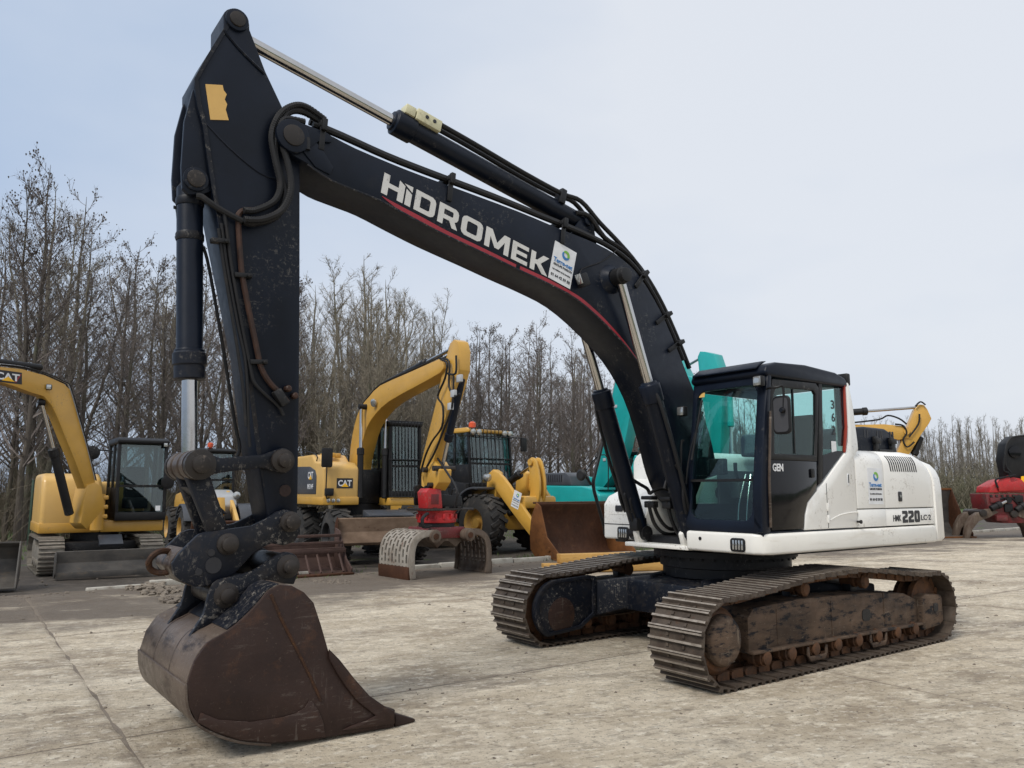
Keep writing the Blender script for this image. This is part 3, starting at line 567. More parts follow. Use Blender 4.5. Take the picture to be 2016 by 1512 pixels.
MB().bx(-.455, -.448, .47, 1.24, 1.95, 2.78).build('rear_pane', M['glass'], cab, smooth=0); MB().bx(-.47, -.42, .44, 1.28, 1.30, 1.95).build('rear_wall', M['cabgrey'], cab, .01)
MB().prism([(1.10, 1.29), (1.08, 1.9), (.90, 2.82), (-.45, 2.82), (-.45, 2.72), (.84, 2.72), (1.0, 1.95), (1.0, 1.55), (-.45, 1.55), (-.45, 1.29)], .42, .46).build('side_frame', M['navy'], cab, .008)
MB().prism([(1.0, 1.56), (1.0, 1.95), (.84, 2.71), (-.40, 2.71), (-.40, 1.56)], .435, .440).build('side_pane', M['glass'], cab, smooth=0)
MB().bx(-.45, .62, .425, .455, 1.5, 1.90).build('masking_panel', M['cabgrey'], cab, .01)  # added panel, blocks the white tank so the cab interior looks dark
MB().bx(.62, 1.02, .50, 1.20, 1.302, 1.33).build('floor_mat', M['seat'], cab, .005)
# inside the cab
st = MB().bx(-.1, .42, .66, 1.16, 1.55, 1.70).build('seat', M['seat'], cab, .05, 3)
MB().prism([(.0, 1.70), (-.12, 2.25), (-.14, 2.5), (-.22, 2.5), (-.25, 2.25), (-.14, 1.66)], .69, 1.13).build('seat_back', M['seat'], st, .05, 3)
MB().bx(-.1, .35, .70, 1.12, 1.3, 1.54).build('seat_base', M['cabgrey'], st, .02)
for y in (.60, 1.20):
    MB().bx(.0, .55, y - .07, y + .07, 1.60, 1.78).build('arm_console', M['cabgrey'], cab, .03); MB().tube([(.48, y, 1.78), (.52, y, 1.9), (.52, y, 1.98)], .02).build('joystick', M['black'], cab)
MB().tube([(.85, .86, 1.3), (.82, .86, 1.55), (.72, .88, 1.85)], .012).tube([(.85, .96, 1.3), (.82, .96, 1.55), (.72, .94, 1.85)], .012).build('travel_levers', M['chrome'], cab)
MB().bx(.78, .98, .82, .90, 1.31, 1.36).bx(.78, .98, .93, 1.01, 1.31, 1.36).build('pedals', M['chrome'], cab, .01)
MB().bx(.72, .80, .48, .66, 1.85, 2.02).build('monitor', M['black'], cab, .015)
# mirrors, lamps, wiper
MB().tube([(.98, 1.36, 2.66), (1.03, 1.43, 2.66), (1.02, 1.5, 2.66), (.97, 1.53, 2.66), (.96, 1.52, 2.46)], .012, 8, 4).build('mirror_arm', M['black'], ex)
mi = MB().prism(rrect(.19, .37, .05, 4, 1.49, 2.40), .93, .965, 'x').build('mirror', M['black'], ex, .012)
MB().prism(rrect(.155, .325, .04, 4, 1.49, 2.40), .965, .969, 'x').build('mirror_back', M['cabgrey'], mi); MB().lathe((.97, 1.52, 2.44), (1, 0, 0), [(0, .025), (.02, .03), (.04, .02)], 12).build('mirror_joint', M['gloss'], mi)
def lamp(c, d=(1, 0, 0), w=.10, par=ex):
    c = Vector(c); a = math.atan2(d[1], d[0]); rot = Matrix.Rotation(a, 3, 'Z')
    b = MB().box(c, (.07, w, w * 1.05), rot).build('work_lamp', M['black'], par, .015); MB().box(c + rot @ Vector((.036, 0, 0)), (.008, w * .82, w * .86), rot).build('lens', M['lens'], b if par is ex else par, .006); return b
lamp((1.02, 1.30, 2.74)); lamp((1.06, .36, 2.52)); lamp((-.62, 1.22, 2.90), (-1, 0), .13)
MB().bx(-.6, -.44, 1.2, 1.24, 2.84, 2.87).build('lamp_bracket', M['black'], ex)
MB().tube([(fx(1.75) + .03, .45, 1.75), (fx(2.1) + .02, .48, 2.1), (fx(2.5) + .02, .60, 2.5)], .008).tube([(fx(2.05) + .02, .50, 2.0), (fx(2.6) + .015, .57, 2.62)], .012).build('wiper', M['black'], cab)
MB().tube([(1.15, .41, 1.45), (1.17, .40, 1.6), (1.14, .40, 2.15), (1.11, .41, 2.2)], .012).build('handrail', M['black'], cab)
MB().slab([(fx(2.66) - .02, .50, 2.66), (fx(2.66) - .02, .57, 2.66), (fx(2.71) - .02, .57, 2.71), (fx(2.71) - .02, .50, 2.71)], (.003, 0, 0)).build('sticker', M['tan'], cab)
xm = Vector((-1, 0, 0)); zp = Vector((0, 0, 1))
put_text('GEN', (.93, 1.345, 1.87), xm * .17, zp * .075, M['decal'], door, .03)
for i, c_ in enumerate('362'): put_text(c_, (-.16, 1.328, 2.54 - i * .135), xm * .065, zp * .095, M['ink'], cab, .02)
MB().slab([(-.13, 1.329, 2.08), (-.22, 1.329, 2.08), (-.22, 1.329, 2.20), (-.13, 1.329, 2.20)], (0, .002, 0)).build('sticker', M['decal'], cab)
def Pn(u, v, y): a = S(u, v, y); return Vector((a[0], y, a[1]))
put_text('HMK', (-1.255, 1.345, 1.345), xm * .175, zp * .07, M['ink'], d2b, .02)
_two = [(0, 0), (.62, 0), (.62, .26), (.30, .26), (.30, .36), (.5, .42), (.62, .56), (.62, .86), (.52, 1), (0, 1), (0, .74), (.30, .74), (.34, .70), (.34, .62), (.06, .50), (0, .40)]
for k_, lo in enumerate(([_two], [_two], [[(.1, 0), (.54, 0), (.64, .12), (.64, .88), (.54, 1), (.1, 1), (0, .88), (0, .12)], [(.26, .26), (.26, .74), (.38, .74), (.38, .26)]])):
    print_on('letter', curve_mesh('letter', lo, .001), M['ink'], d2b, (-1.46 - k_ * .137, 1.345, 1.325), xm * .195, zp * .135, .002)
put_text('LC·2', (-1.885, 1.345, 1.345), xm * .235, zp * .062, M['ink'], d2b, .015)
rental_sticker(d1, Pn(1711, 993, 1.353), Pn(1739, 993, 1.353) - Pn(1711, 993, 1.353), Vector((0, 0, 1)) * (Pn(1707, 921, 1.353).z - Pn(1711, 993, 1.353).z))
# ---- boom
BY = .24
up_px = [(586, 252), (640, 262), (700, 292), (800, 334), (886, 366), (1020, 416), (1101, 450), (1177, 481), (1225, 510), (1262, 548), (1300, 612), (1330, 680), (1352, 735)]
lo_px = [(606, 322), (650, 352), (700, 373), (749, 393), (812, 427), (875, 460), (962, 501), (1020, 529), (1078, 556), (1136, 588), (1195, 640), (1250, 703), (1290, 775), (1318, 860), (1336, 930)]
upc = cm2(EX.sides(up_px, BY) + [(.50, 2.35), (.36, 1.85)], 3); loc_ = cm2(EX.sides(lo_px, BY) + [(.84, 1.60), (.62, 1.50)], 3)
tipc = EX.side(577, 268, BY + .03)
boom_prof = upc + [(.36, 1.66), (.42, 1.52)] + loc_[::-1] + [(tipc[0] + .05, tipc[1] - .12), (tipc[0] + .13, tipc[1] - .02), (tipc[0] + .11, tipc[1] + .10)]
boom = MB().prism(boom_prof, -BY + .012, BY - .012).build('boom', M['navy'], ex, .004)
edge = lambda c, t: [(a, b) for a, b in c]
def strip(c, off0, off1):
    """band along a 2-D curve between two offsets along its normal"""
    A = []; B = []
    for i, p in enumerate(c):
        a, b = c[max(i - 1, 0)], c[min(i + 1, len(c) - 1)]; dx, dy = b[0] - a[0], b[1] - a[1]; l = math.hypot(dx, dy) or 1; nx, ny = -dy / l, dx / l
        o0 = off0(i / (len(c) - 1)) if callable(off0) else off0; o1 = off1(i / (len(c) - 1)) if callable(off1) else off1
        A.append((p[0] + nx * o0, p[1] + ny * o0)); B.append((p[0] + nx * o1, p[1] + ny * o1))
    return A + B[::-1]
for sy in (1, -1):                                             # side plates standing proud of the boom's top and bottom plates
    MB().prism([(a, b) for a, b in boom_prof], sy * (BY - .014), sy * BY).build('side_plate', M['navy'], boom, .003)
    if sy > 0: MB().prism(strip(loc_[:-4], .002, .020), BY + .001, BY + .010).build('edge_lip', M['navyworn'], boom, .003)
    MB().prism(circ(tipc[0], tipc[1], .135, 0, 360, 24), sy * (BY - .01), sy * (BY + .045)).build('tip_boss', M['navy'], boom, .008)
    MB().prism(circ(tipc[0], tipc[1], .085, 0, 360, 20), sy * (BY + .045), sy * (BY + .058)).build('boom_pin', M['pinmetal'], boom, .006)
sp = EX.sides([(752, 386), (787, 405), (831, 428), (875, 452), (918, 473), (962, 494), (1016, 521)], BY); sp2 = EX.sides([(1024, 524), (1078, 549), (1136, 581), (1166, 605), (1195, 633), (1230, 673), (1258, 712)], BY)
for c, f0 in ((cm2(sp, 3), lambda t: .004 + .044 * min(1, t * 5)), (cm2(sp2, 3), lambda t: .048 - .02 * t)): MB().prism(strip(c, 0, (lambda f: lambda t: f(t))(f0)), BY + .001, BY + .004).build('red_stripe', M['red'], boom)
# lettering built from outlines
T_ = .27
def chf(w, h, c): return [(c, 0), (w - c, 0), (w, c), (w, h - c), (w - c, h), (c, h), (0, h - c), (0, c)]
LET = [
 ('H', .98, [[(0, 0), (T_, 0), (T_, .40), (.71, .40), (.71, 0), (.98, 0), (.98, .86), (.71, 1.0), (.71, .62), (T_, .62), (T_, 1), (0, 1)]]),
 ('I', .27, [[(0, 0), (.27, 0), (.27, .62), (0, .78)], [(-.12, .98), (.27, .72), (.27, 1)]]),
 ('D', .98, [[(0, 0), (.78, 0), (.92, .08), (.98, .22), (.98, .78), (.92, .92), (.78, 1), (0, 1)], [(.26, .22), (.26, .78), (.66, .78), (.72, .72), (.72, .28), (.66, .22)]]),
 ('R', 1.0, [[(0, 0), (.26, 0), (.26, .30), (.56, .30), (.72, .0), (1.0, 0), (.82, .34), (.92, .40), (.98, .52), (.98, .80), (.92, .93), (.80, 1), (0, 1)], [(.26, .52), (.26, .79), (.68, .79), (.72, .74), (.72, .57), (.68, .52)]]),
 ('O', 1.08, [[(.20, 0), (.88, 0), (1.02, .08), (1.08, .22), (1.08, .78), (1.02, .92), (.88, 1), (.20, 1), (.06, .92), (0, .78), (0, .22), (.06, .08)], [(.27, .28), (.27, .72), (.33, .78), (.75, .78), (.81, .72), (.81, .28), (.75, .22), (.33, .22)]]),
 ('M', 1.30, [[(0, 0), (.26, 0), (.26, .62), (.54, .12), (.76, .12), (1.04, .62), (1.04, 0), (1.30, 0), (1.30, 1), (.98, 1), (.65, .42), (.32, 1), (0, 1)]]),
 ('E', .90, [[(0, 0), (.90, 0), (.90, .21), (.26, .21), (.26, .40), (.84, .40), (.84, .60), (.26, .60), (.26, .79), (.90, .79), (.90, 1), (0, 1)]]),
 ('K', 1.04, [[(0, 0), (.26, 0), (.26, .38), (.36, .38), (.70, 0), (1.04, 0), (.58, .51), (1.02, 1), (.68, 1), (.36, .62), (.26, .62), (.26, 1), (0, 1)]])]
tw = sum(l[1] for l in LET) + .16 * (len(LET) - 1) - .08; O_ = Pn(749.5, 379, BY); EXV = Pn(1077, 545, BY) - O_; EYV = Pn(757, 339.6, BY) - O_; cx_ = 0
for nm, w, loops in LET:
    print_on('letter', curve_mesh('letter', [[((cx_ + a) / tw, b) for a, b in lo] for lo in loops], .001), M['letter'], boom, O_, EXV, EYV, .002); cx_ += w + (.08 if nm == 'H' else .16)
rental_sticker(boom, Pn(1079, 546, BY), Pn(1122, 569.5, BY) - Pn(1079, 546, BY), Pn(1093, 473.5, BY) - Pn(1079, 546, BY))
wl_ = Pn(1147, 552, BY + .07); lb = MB().box(wl_, (.11, .09, .13), Matrix.Rotation(R(25), 3, 'Y')).build('boom_lamp', M['black'], boom, .015); MB().box(wl_ + Vector((.058, .012, 0)), (.012, .07, .10), Matrix.Rotation(R(25), 3, 'Y')).build('lamp_lens', M['lens'], boom, .004)
MB().tube([wl_ + Vector((-.02, -.05, .06)), wl_ + Vector((-.05, -.06, .14)), Pn(1185, 515, BY + .01), Pn(1215, 492, BY + .01)], .006).build('lamp_cable', M['rubber'], boom)
# hydraulic pipes along the top of the boom
def along(c, off): s_ = strip(c, 0, off); n = len(c); return s_[n:][::-1]
tcv = upc[2:-5]
for y, off, r, k0 in ((.20, -.065, .027, 0), (.13, -.115, .028, 0), (.05, -.07, .024, 0), (-.05, -.10, .024, 2), (-.14, -.07, .026, 2)):
    pts = [Vector((a, y, b)) for a, b in along(tcv, off)][k0::3]
    MB().tube(pts, r, 8, 3).build('hydraulic_pipe', M['rubber'], boom)
pts = [Vector((a, .16, b)) for a, b in along(upc[20:-5], -.16)][::2]; MB().tube([Vector((2.30, .10, 4.52)), Vector((2.15, .14, 4.50))] + [p for p in pts if p.x < 2.0], .026, 8, 3).build('hydraulic_pipe', M['rubber'], boom)
for u_, v_ in ((634, 262), (886, 366), (1108, 452), (1262, 548), (1306, 625), (1330, 680)):
    p = Pn(u_, v_, BY); 
    i = min(range(len(upc)), key=lambda k: abs(upc[k][0] - p.x)); a, b = upc[max(i - 1, 0)], upc[min(i + 1, len(upc) - 1)]; an = math.atan2(b[1] - a[1], b[0] - a[0]) - math.pi
    rot = Matrix.Rotation(-an, 3, 'Y'); MB().box(p + Vector((0, .012, 0)) + rot @ Vector((0, 0, -.05)), (.05, .02, .20), rot).box(p + Vector((0, -.08, 0)) + rot @ Vector((0, 0, .07)), (.06, .22, .05), rot).box(p + Vector((0, .03, 0)) + rot @ Vector((0, 0, .06)), (.045, .05, .10), rot).build('pipe_clamp', M['black'], boom, .008)
MB().prism(EX.sides([(590, 243), (640, 262), (655, 272), (650, 282), (625, 280), (600, 300)], BY), BY + .002, BY + .02).build('tip_gusset', M['navy'], boom, .004)
MB().prism(EX.sides([(596, 300), (606, 268), (630, 290), (655, 330), (648, 345), (620, 330)], BY), BY + .002, BY + .016).build('tip_gusset', M['navy'], boom, .004)
MB().tube([Pn(606, 272, BY + .03), Pn(606, 295, BY + .03)], .02).build('grease_block', M['black'], boom)
# ---- boom cylinders
def ram(p0, p1, t, rb, rr, name='boom_cylinder', mat='navy', y=None, hose=True):
    """barrel from p0 to the fraction t, chrome rod to p1"""
    p0, p1 = Vector(p0), Vector(p1); d = (p1 - p0); h = p0 + d * t; dn = d.normalized(); ln = (h - p0).length
    b = MB().lathe(p0, d, [(0, rb * .8), (.02, rb), (ln - .22, rb), (ln - .215, rb * 1.16), (ln - .03, rb * 1.16), (ln - .02, rb * .9), (ln, rb * .85)], 24).build(name, M[mat], ex, .004)
    MB().cyl(h, p1 - dn * .05, rr, n=20).build('rod', M['chrome'], b)
    MB().lathe(p1 - Vector((0, .06, 0)), (0, 1, 0), [(0, rr * 1.5), (.01, rr * 1.75), (.11, rr * 1.75), (.12, rr * 1.5)], 20).build('rod_eye', M['black'], b)
    return b
for sy in (1, -1):
    b = ram((.99, sy * .36, 1.22), (1.955, sy * .36, 3.84), .60, .095, .05)
    MB().cyl((1.955, sy * .2, 3.84), (1.955, sy * .47, 3.84), .075).build('cylinder_pin', M['black'], ex, .006)
    MB().lathe((1.955, sy * .235, 3.84), (0, sy, 0), [(0, .16), (.02, .14), (.07, .10)], 20).build('cylinder_boss', M['navy'], boom)
    MB().cyl((.99, sy * .25, 1.22), (.99, sy * .47, 1.22), .08).build('cylinder_pin', M['black'], ex)
    MB().tube([(1.1, sy * .44, 1.45), (1.28, sy * .49, 1.9), (1.5, sy * .48, 2.5), (1.56, sy * .44, 2.68)], .02, 8).build('cylinder_pipe', M['rubber'], b)
    MB().box((1.11, sy * .36, 1.50), (.13, .12, .12)).build('valve_block', M['black'], b, .02)
    MB().tube([(1.30, sy * .46, 1.95), (1.22, sy * .47, 1.82), (1.2, sy * .46, 1.6), (1.14, sy * .44, 1.45)], .016, 8, 4).build('hydraulic_hose', M['rubber'], b)
for pts, y, rr in (([(1252, 963), (1240, 963), (1231, 970), (1232, 985), (1246, 1026), (1250, 1036)], -.34, .017), ([(1243, 972), (1241, 990), (1252, 1022)], -.30, .012), ([(1235, 937), (1248, 946), (1261, 954), (1274, 962), (1279, 972)], -.30, .020),
                   ([(1278, 990), (1280, 1005), (1288, 1030), (1301, 1046), (1318, 1052), (1334, 1050)], -.08, .020), ([(1287, 990), (1292, 1008), (1303, 1028), (1316, 1040), (1330, 1042)], -.04, .020), ([(1313, 985), (1316, 1000), (1322, 1024), (1331, 1044), (1338, 1056)], .16, .020),
                   ([(1325, 985), (1330, 1005), (1337, 1030)], .2, .018), ([(1279, 972), (1290, 965), (1307, 962), (1320, 966), (1334, 970)], .05, .018), ([(1308, 962), (1312, 948), (1319, 934), (1316, 915), (1306, 880), (1296, 840)], .28, .018), ([(1318, 972), (1322, 963), (1334, 962), (1342, 970)], .22, .017)):
    MB().tube([Pn(u_, v_, y) for u_, v_ in pts], rr, 8, 4).build('hydraulic_hose', M['rubber'], ex)
for (u_, v_), y, d in (((1278, 980), -.08, (.10, .16, .04)), ((1282, 993), -.08, (.08, .14, .07)), ((1314, 982), .15, (.10, .16, .04)), ((1316, 994), .15, (.08, .12, .08)), ((1256, 1032), -.33, (.16, .12, .14)), ((1252, 1000), -.36, (.05, .05, .16))): MB().box(Pn(u_, v_, y), d).build('hose_bracket', M['black'], ex, .01)
# ---- arm
AY = .175
rt_px = [(484, 36), (492, 58), (509, 103), (523, 140), (557, 212), (580, 255), (591, 322), (591, 560), (589, 823), (586, 1015)]
lf_px = [(449, 42), (440, 58), (410, 105), (382, 156), (382, 172), (388, 208), (398, 243), (417, 374), (433, 460), (454, 562), (482, 700), (505, 888), (526, 1015)]
tp = EX.side(466, 41, AY)
arm_prof = EX.sides(lf_px[::-1][:-1], AY) + circ(tp[0], tp[1], .10, 10, 175, 10) + EX.sides(rt_px[1:], AY)
bp = EX.side(570, 1027, AY)
arm_prof += [(bp[0] - .09, bp[1] - .05), (bp[0], bp[1] - .10), (bp[0] + .12, bp[1] - .06)]
arm = MB().prism(arm_prof, -AY, AY).build('arm', M['navy'], ex, .012)
MB().prism([(a, b) for a, b in EX.sides([(382, 156), (410, 105), (449, 42), (452, 52), (416, 112), (390, 158), (396, 205), (406, 243), (425, 374), (441, 460), (490, 700), (513, 888), (520, 960), (505, 888), (482, 700), (433, 460), (417, 374), (398, 243), (388, 208)], AY)], AY + .001, AY + .007).build('weld_edge', M['navyworn'], arm)
MB().tube([Pn(u_, v_, AY + .004) for u_, v_ in ((441, 60), (470, 95), (500, 125), (521, 145))], .012, 6, 2).build('arm_rib', M['navy'], arm)
MB().tube([Pn(u_, v_, AY + .002) for u_, v_ in ((398, 235), (450, 290), (510, 340), (545, 352))], .007, 6, 3).build('weld_seam', M['navy'], arm)
MB().cyl((tp[0], AY - .02, tp[1]), (tp[0], AY + .025, tp[1]), .088, n=24).build('pin_boss', M['navy'], arm, .008); MB().cyl((tp[0], -AY - .01, tp[1]), (tp[0], AY + .04, tp[1]), .06, n=20).build('arm_pin', M['pinmetal'], arm, .006)
tq = EX.sides([(404, 166), (438, 168), (440, 178), (446, 186), (442, 196), (447, 206), (444, 216), (450, 237), (414, 236)], AY); MB().prism(tq, AY + .002, AY + .005).build('torn_label', M['tan'], arm)
# lug plates for the bucket cylinder
cp = EX.side(384, 355, .14)
for y0 in (.115, -.155): MB().prism(EX.sides([(381, 170), (362, 240), (356, 330), (358, 372), (370, 384), (398, 384), (420, 376), (398, 243)], .14), y0, y0 + .04).build('cylinder_lug', M['navy'], arm, .008)
MB().cyl((cp[0], -.19, cp[1]), (cp[0], .19, cp[1]), .065, n=20).build('arm_pin', M['pinmetal'], arm, .006)
MB().cyl((cp[0], .15, cp[1]), (cp[0], .175, cp[1]), .09, n=20).build('pin_boss', M['navy'], arm, .006)
lk = EX.side(388, 915, .2); lk = (lk[0] + .0, lk[1])
bc = ram((cp[0], 0, cp[1]), (lk[0], 0, lk[1]), .70, .092, .055, 'bucket_cylinder')
_ax = Vector((lk[0] - cp[0], 0, lk[1] - cp[1])); MB().lathe(Vector((cp[0], 0, cp[1])) + _ax * .60, _ax, [(0, .10), (.02, .118), (.10, .118), (.11, .108), (.20, .108), (.21, .095)], 24).build('cylinder_collar', M['navyworn'], bc)
MB().tube([Pn(342, 408, -.05), Pn(349, 412, -.05), Pn(352, 440, -.05), Pn(356, 480, -.05), Pn(358, 620, -.05), Pn(362, 690, -.05)], .014, 8, 3).tube([Pn(345, 468, -.05), Pn(360, 466, -.05)], .012).build('cylinder_pipe', M['rubber'], bc)
for v_ in (392, 460): 
    c_ = S(376, v_, 0); MB().lathe(Vector((cp[0], 0, cp[1])) + _ax * ((cp[1] - c_[1]) / (cp[1] - lk[1])), _ax, [(0, .096), (.01, .10), (.05, .10), (.06, .096)], 24).build('pipe_band', M['navyworn'], bc)
# arm hoses and pipes
HR = .024
for pts, y0, y1, rib in (([(640, 236), (606, 212), (582, 207), (557, 219), (541, 243), (535, 274), (543, 320), (552, 365), (540, 396), (503, 414), (480, 414)], .21, .25, .14),
                         ([(640, 246), (600, 222), (572, 220), (557, 240), (553, 274), (566, 320), (573, 360), (568, 392), (551, 417), (515, 432), (481, 432)], .19, .30, .14),
                         ([(600, 240), (560, 235), (545, 262), (541, 300), (550, 340), (562, 380), (545, 425), (500, 440), (478, 436)], .23, .22, .14),
                         ([(478, 436), (440, 416), (412, 398), (398, 388), (388, 386)], .23, .16, 0)):
    q_ = [Pn(u_, v_, y0 + (y1 - y0) * i / (len(pts) - 1)) for i, (u_, v_) in enumerate(pts)]
    MB().tube(q_, HR, 8, 14 if rib else 4, rib).build('hydraulic_hose', M['rubber'], arm)
M['rustpipe'] = rusty('rusty_pipe', (.03, .018, .014, 1), (.065, .033, .023, 1), (.018, .014, .013, 1), .6, 9)
for pts, r in (([(503, 414), (482, 414), (471, 421), (469, 436), (474, 515), (480, 560), (505, 684), (514, 724), (530, 752), (552, 775), (566, 792)], .022),
               ([(441, 416), (446, 450), (455, 520), (476, 640), (492, 720), (500, 752), (520, 775), (548, 800), (558, 818)], .014),
               ([(436, 440), (446, 520), (468, 640), (484, 720), (489, 840), (492, 880)], .012), ([(430, 450), (440, 520), (460, 640), (478, 760), (484, 840)], .012)):
    MB().tube([Pn(u_, v_, AY + .035) for u_, v_ in pts], r, 8, 4).build('arm_pipe', M['rustpipe'] if r > .02 else M['rubber'], arm)
MB().tube([Pn(400, 485, .0), Pn(412, 530, .0), Pn(440, 690, .0), Pn(462, 830, -.02), Pn(472, 880, -.02), Pn(466, 900, -.02)], .012, 6, 4).build('arm_pipe', M['rubber'], arm)
for u_, v_ in ((478, 543), (508, 713), (433, 475)): MB().box(Pn(u_, v_, AY + .03), (.13, .06, .035), Matrix.Rotation(R(5), 3, 'Y')).cyl(Pn(u_ + 14, v_, AY), Pn(u_ + 14, v_, AY + .09), .014, n=8).build('pipe_clamp', M['black'], arm, .006)
MB().box(Pn(552, 783, AY + .045), (.07, .07, .13), Matrix.Rotation(R(35), 3, 'Y')).build('check_valve', M['black'], arm, .012)
for u_, v_ in ((564, 766), (577, 780)): MB().lathe(Pn(u_, v_, AY), (0, 1, 0), [(0, .025), (.05, .025), (.06, .015)], 10).build('bolt_head', M['rustpipe'], arm)
MB().prism(circ(*S(561, 966, AY), .045, 0, 360, 14), AY + .001, AY + .006).build('arm_port', M['bucket'], arm)
# ---- bucket linkage
la = S(555, 907, .24)
for sy in (1, -1):
    y0, y1 = sy * .20, sy * .245
    d = Vector((la[0] - lk[0], la[1] - lk[1])); nn = Vector((-d.y, d.x)).normalized()
    pr = circ(lk[0], lk[1], .10, 90, 270, 10) + [(lk[0] + d.x * .25 - 0, lk[1] + d.y * .25 - .055), (lk[0] + d.x * .75, lk[1] + d.y * .75 - .055)] + circ(la[0], la[1], .10, 270, 450, 10) + [(lk[0] + d.x * .75, lk[1] + d.y * .75 + .05), (lk[0] + d.x * .25, lk[1] + d.y * .25 + .05)]
    pr = circ(lk[0], lk[1], .10, -90, 90, 10)[::1] + [(lk[0] + d.x * .25, lk[1] + .05), (lk[0] + d.x * .75, lk[1] + .05 + d.y * .75)] + circ(la[0], la[1], .095, 90, 270, 10) + [(la[0] - d.x * .25, la[1] - .055), (lk[0] + d.x * .25, lk[1] - .055)]
    sl = MB().prism(pr, y0, y1).build('side_link', M['navyworn'], ex, .010)
    MB().lathe((la[0], y1, la[1]), (0, sy, 0), [(0, .085), (.03, .085), (.04, .055), (.09, .052), (.10, .03)], 20).build('link_pin', M['pinmetal'], sl)
    MB().lathe((lk[0], y1, lk[1]), (0, sy, 0), [(0, .105), (.05, .105), (.06, .065), (.10, .062), (.11, .04)], 20).build('link_pin', M['pinmetal'], sl)
MB().lathe((lk[0], -.21, lk[1]), (0, 1, 0), [(0, .105), (.09, .105), (.1, .09), (.14, .09), (.15, .105), (.27, .105), (.28, .09), (.32, .09), (.33, .105), (.42, .105)], 24).build('link_bush', M['bucketshell'], ex)
ck = S(447, 1070, .22)
for sy in (1, -1):
    MB().add([Vector((lk[0] + .085, sy * .07, lk[1] - .02)), Vector((lk[0] - .085, sy * .07, lk[1] - .02)), Vector((ck[0] - .06, sy * .12, ck[1])), Vector((ck[0] + .09, sy * .12, ck[1])),
              Vector((lk[0] + .085, sy * .16, lk[1] - .02)), Vector((lk[0] - .085, sy * .16, lk[1] - .02)), Vector((ck[0] - .06, sy * .175, ck[1])), Vector((ck[0] + .09, sy * .175, ck[1]))],
             [(0, 1, 2, 3), (4, 5, 6, 7), (0, 1, 5, 4), (1, 2, 6, 5), (2, 3, 7, 6), (3, 0, 4, 7)]).build('bucket_link', M['navyworn'], ex, .02)
MB().prism([(lk[0] - .04, lk[1] - .15), (lk[0] + .04, lk[1] - .15), (ck[0] + .04, ck[1] + .2), (ck[0] - .04, ck[1] + .2)], -.1, .1).build('bucket_link', M['navyworn'], ex, .015)
# ---- quick coupler
cq = [(338, 1110), (352, 1090), (391, 1052), (407, 1047), (421, 1047), (455, 1041), (497, 1035), (531, 1018), (545, 1008), (562, 1003), (578, 1007), (590, 1022), (592, 1045), (582, 1066), (560, 1074), (535, 1070), (514, 1080), (497, 1092), (480, 1110), (462, 1130), (440, 1142), (410, 1154), (385, 1156), (358, 1146), (342, 1132)]
CY = .24
cpl = MB().prism(EX.sides(cq, CY), CY - .045, CY).build('quick_coupler', M['navyworn'], ex, .010)
MB().prism(EX.sides(cq, CY), -CY, -CY + .045).build('coupler_plate', M['navyworn'], cpl, .010)
MB().prism(EX.sides([(335, 1118), (338, 1106), (352, 1088), (365, 1078), (395, 1110), (400, 1148), (380, 1156), (356, 1146)], CY), -CY + .045, CY - .045).build('coupler_nose', M['bucketshell'], cpl, .012)
MB().prism(EX.sides([(420, 1085), (470, 1075), (530, 1050), (560, 1050), (530, 1066), (497, 1088), (470, 1115), (440, 1135), (410, 1148), (400, 1120)], CY), -CY + .05, CY - .05).build('coupler_block', M['black'], cpl, .012)
for (u_, v_), r, dd in (((571, 1027), .075, .09), ((448, 1071), .075, .09)):
    c_ = S(u_, v_, CY); MB().lathe((c_[0], -CY - dd, c_[1]), (0, 1, 0), [(0, .04), (.01, .055), (.06, .055), (.07, r), (2 * CY + 2 * dd - .07, r), (2 * CY + 2 * dd - .06, .055), (2 * CY + 2 * dd - .01, .055), (2 * CY + 2 * dd, .04)], 20).build('coupler_pin', M['pinmetal'], cpl)
for (u_, v_), r in (((420, 1113), .055), ((391, 1126), .024), ((416, 1088), .024)): MB().prism(circ(*S(u_, v_, CY), r, 0, 360, 18), CY + .001, CY + .006).build('coupler_hole', M['ink'], cpl)
nz_ = S(338, 1108, 0)
MB().tube([(nz_[0] + .09 * math.cos(R(a)) + .06, .0 + .02 * math.sin(R(a * 2)), nz_[1] + .01 + .075 * math.sin(R(a))) for a in range(0, 361, 30)], .022, 8, 3).build('lifting_eye', M['seamrust'], cpl)
# ---- bucket
BW = .68
bk_px = [(552, 1152), (575, 1153), (599, 1166), (618, 1187), (633, 1230), (647, 1276), (666, 1297), (696, 1335), (726, 1369), (755, 1389), (776, 1398), (776, 1425), (683, 1438), (607, 1451), (535, 1457), (472, 1451), (421, 1434), (387, 1413), (372, 1382), (369, 1340), (383, 1297), (408, 1263), (450, 1240), (480, 1217), (510, 1187), (530, 1163)]
bk = EX.sides(bk_px, BW)
drop = min(p[1] for p in bk) - .004; bk = [(a, b - drop * (1 if b < .5 else max(0, 1 - (b - .5) / .4))) for a, b in bk]
shell_in = bk[11:] + bk[:2]                                    # from the lip, round the back, to the top
m = MB(); sh = cm2(shell_in, 3); n = len(sh); th = .03
inn = [(p[0] * 1, p[1]) for p in strip(sh, 0, th)[n:][::-1]]
mid = (sum(p[0] for p in sh) / n, sum(p[1] for p in sh) / n)
if math.dist(inn[n // 2], mid) > math.dist(sh[n // 2], mid): inn = strip(sh, 0, -th)[n:][::-1]
m.prism(sh + inn[::-1], -BW + .02, BW - .02); bucket = m.build('bucket', M['bucketshell'], ex, .004)
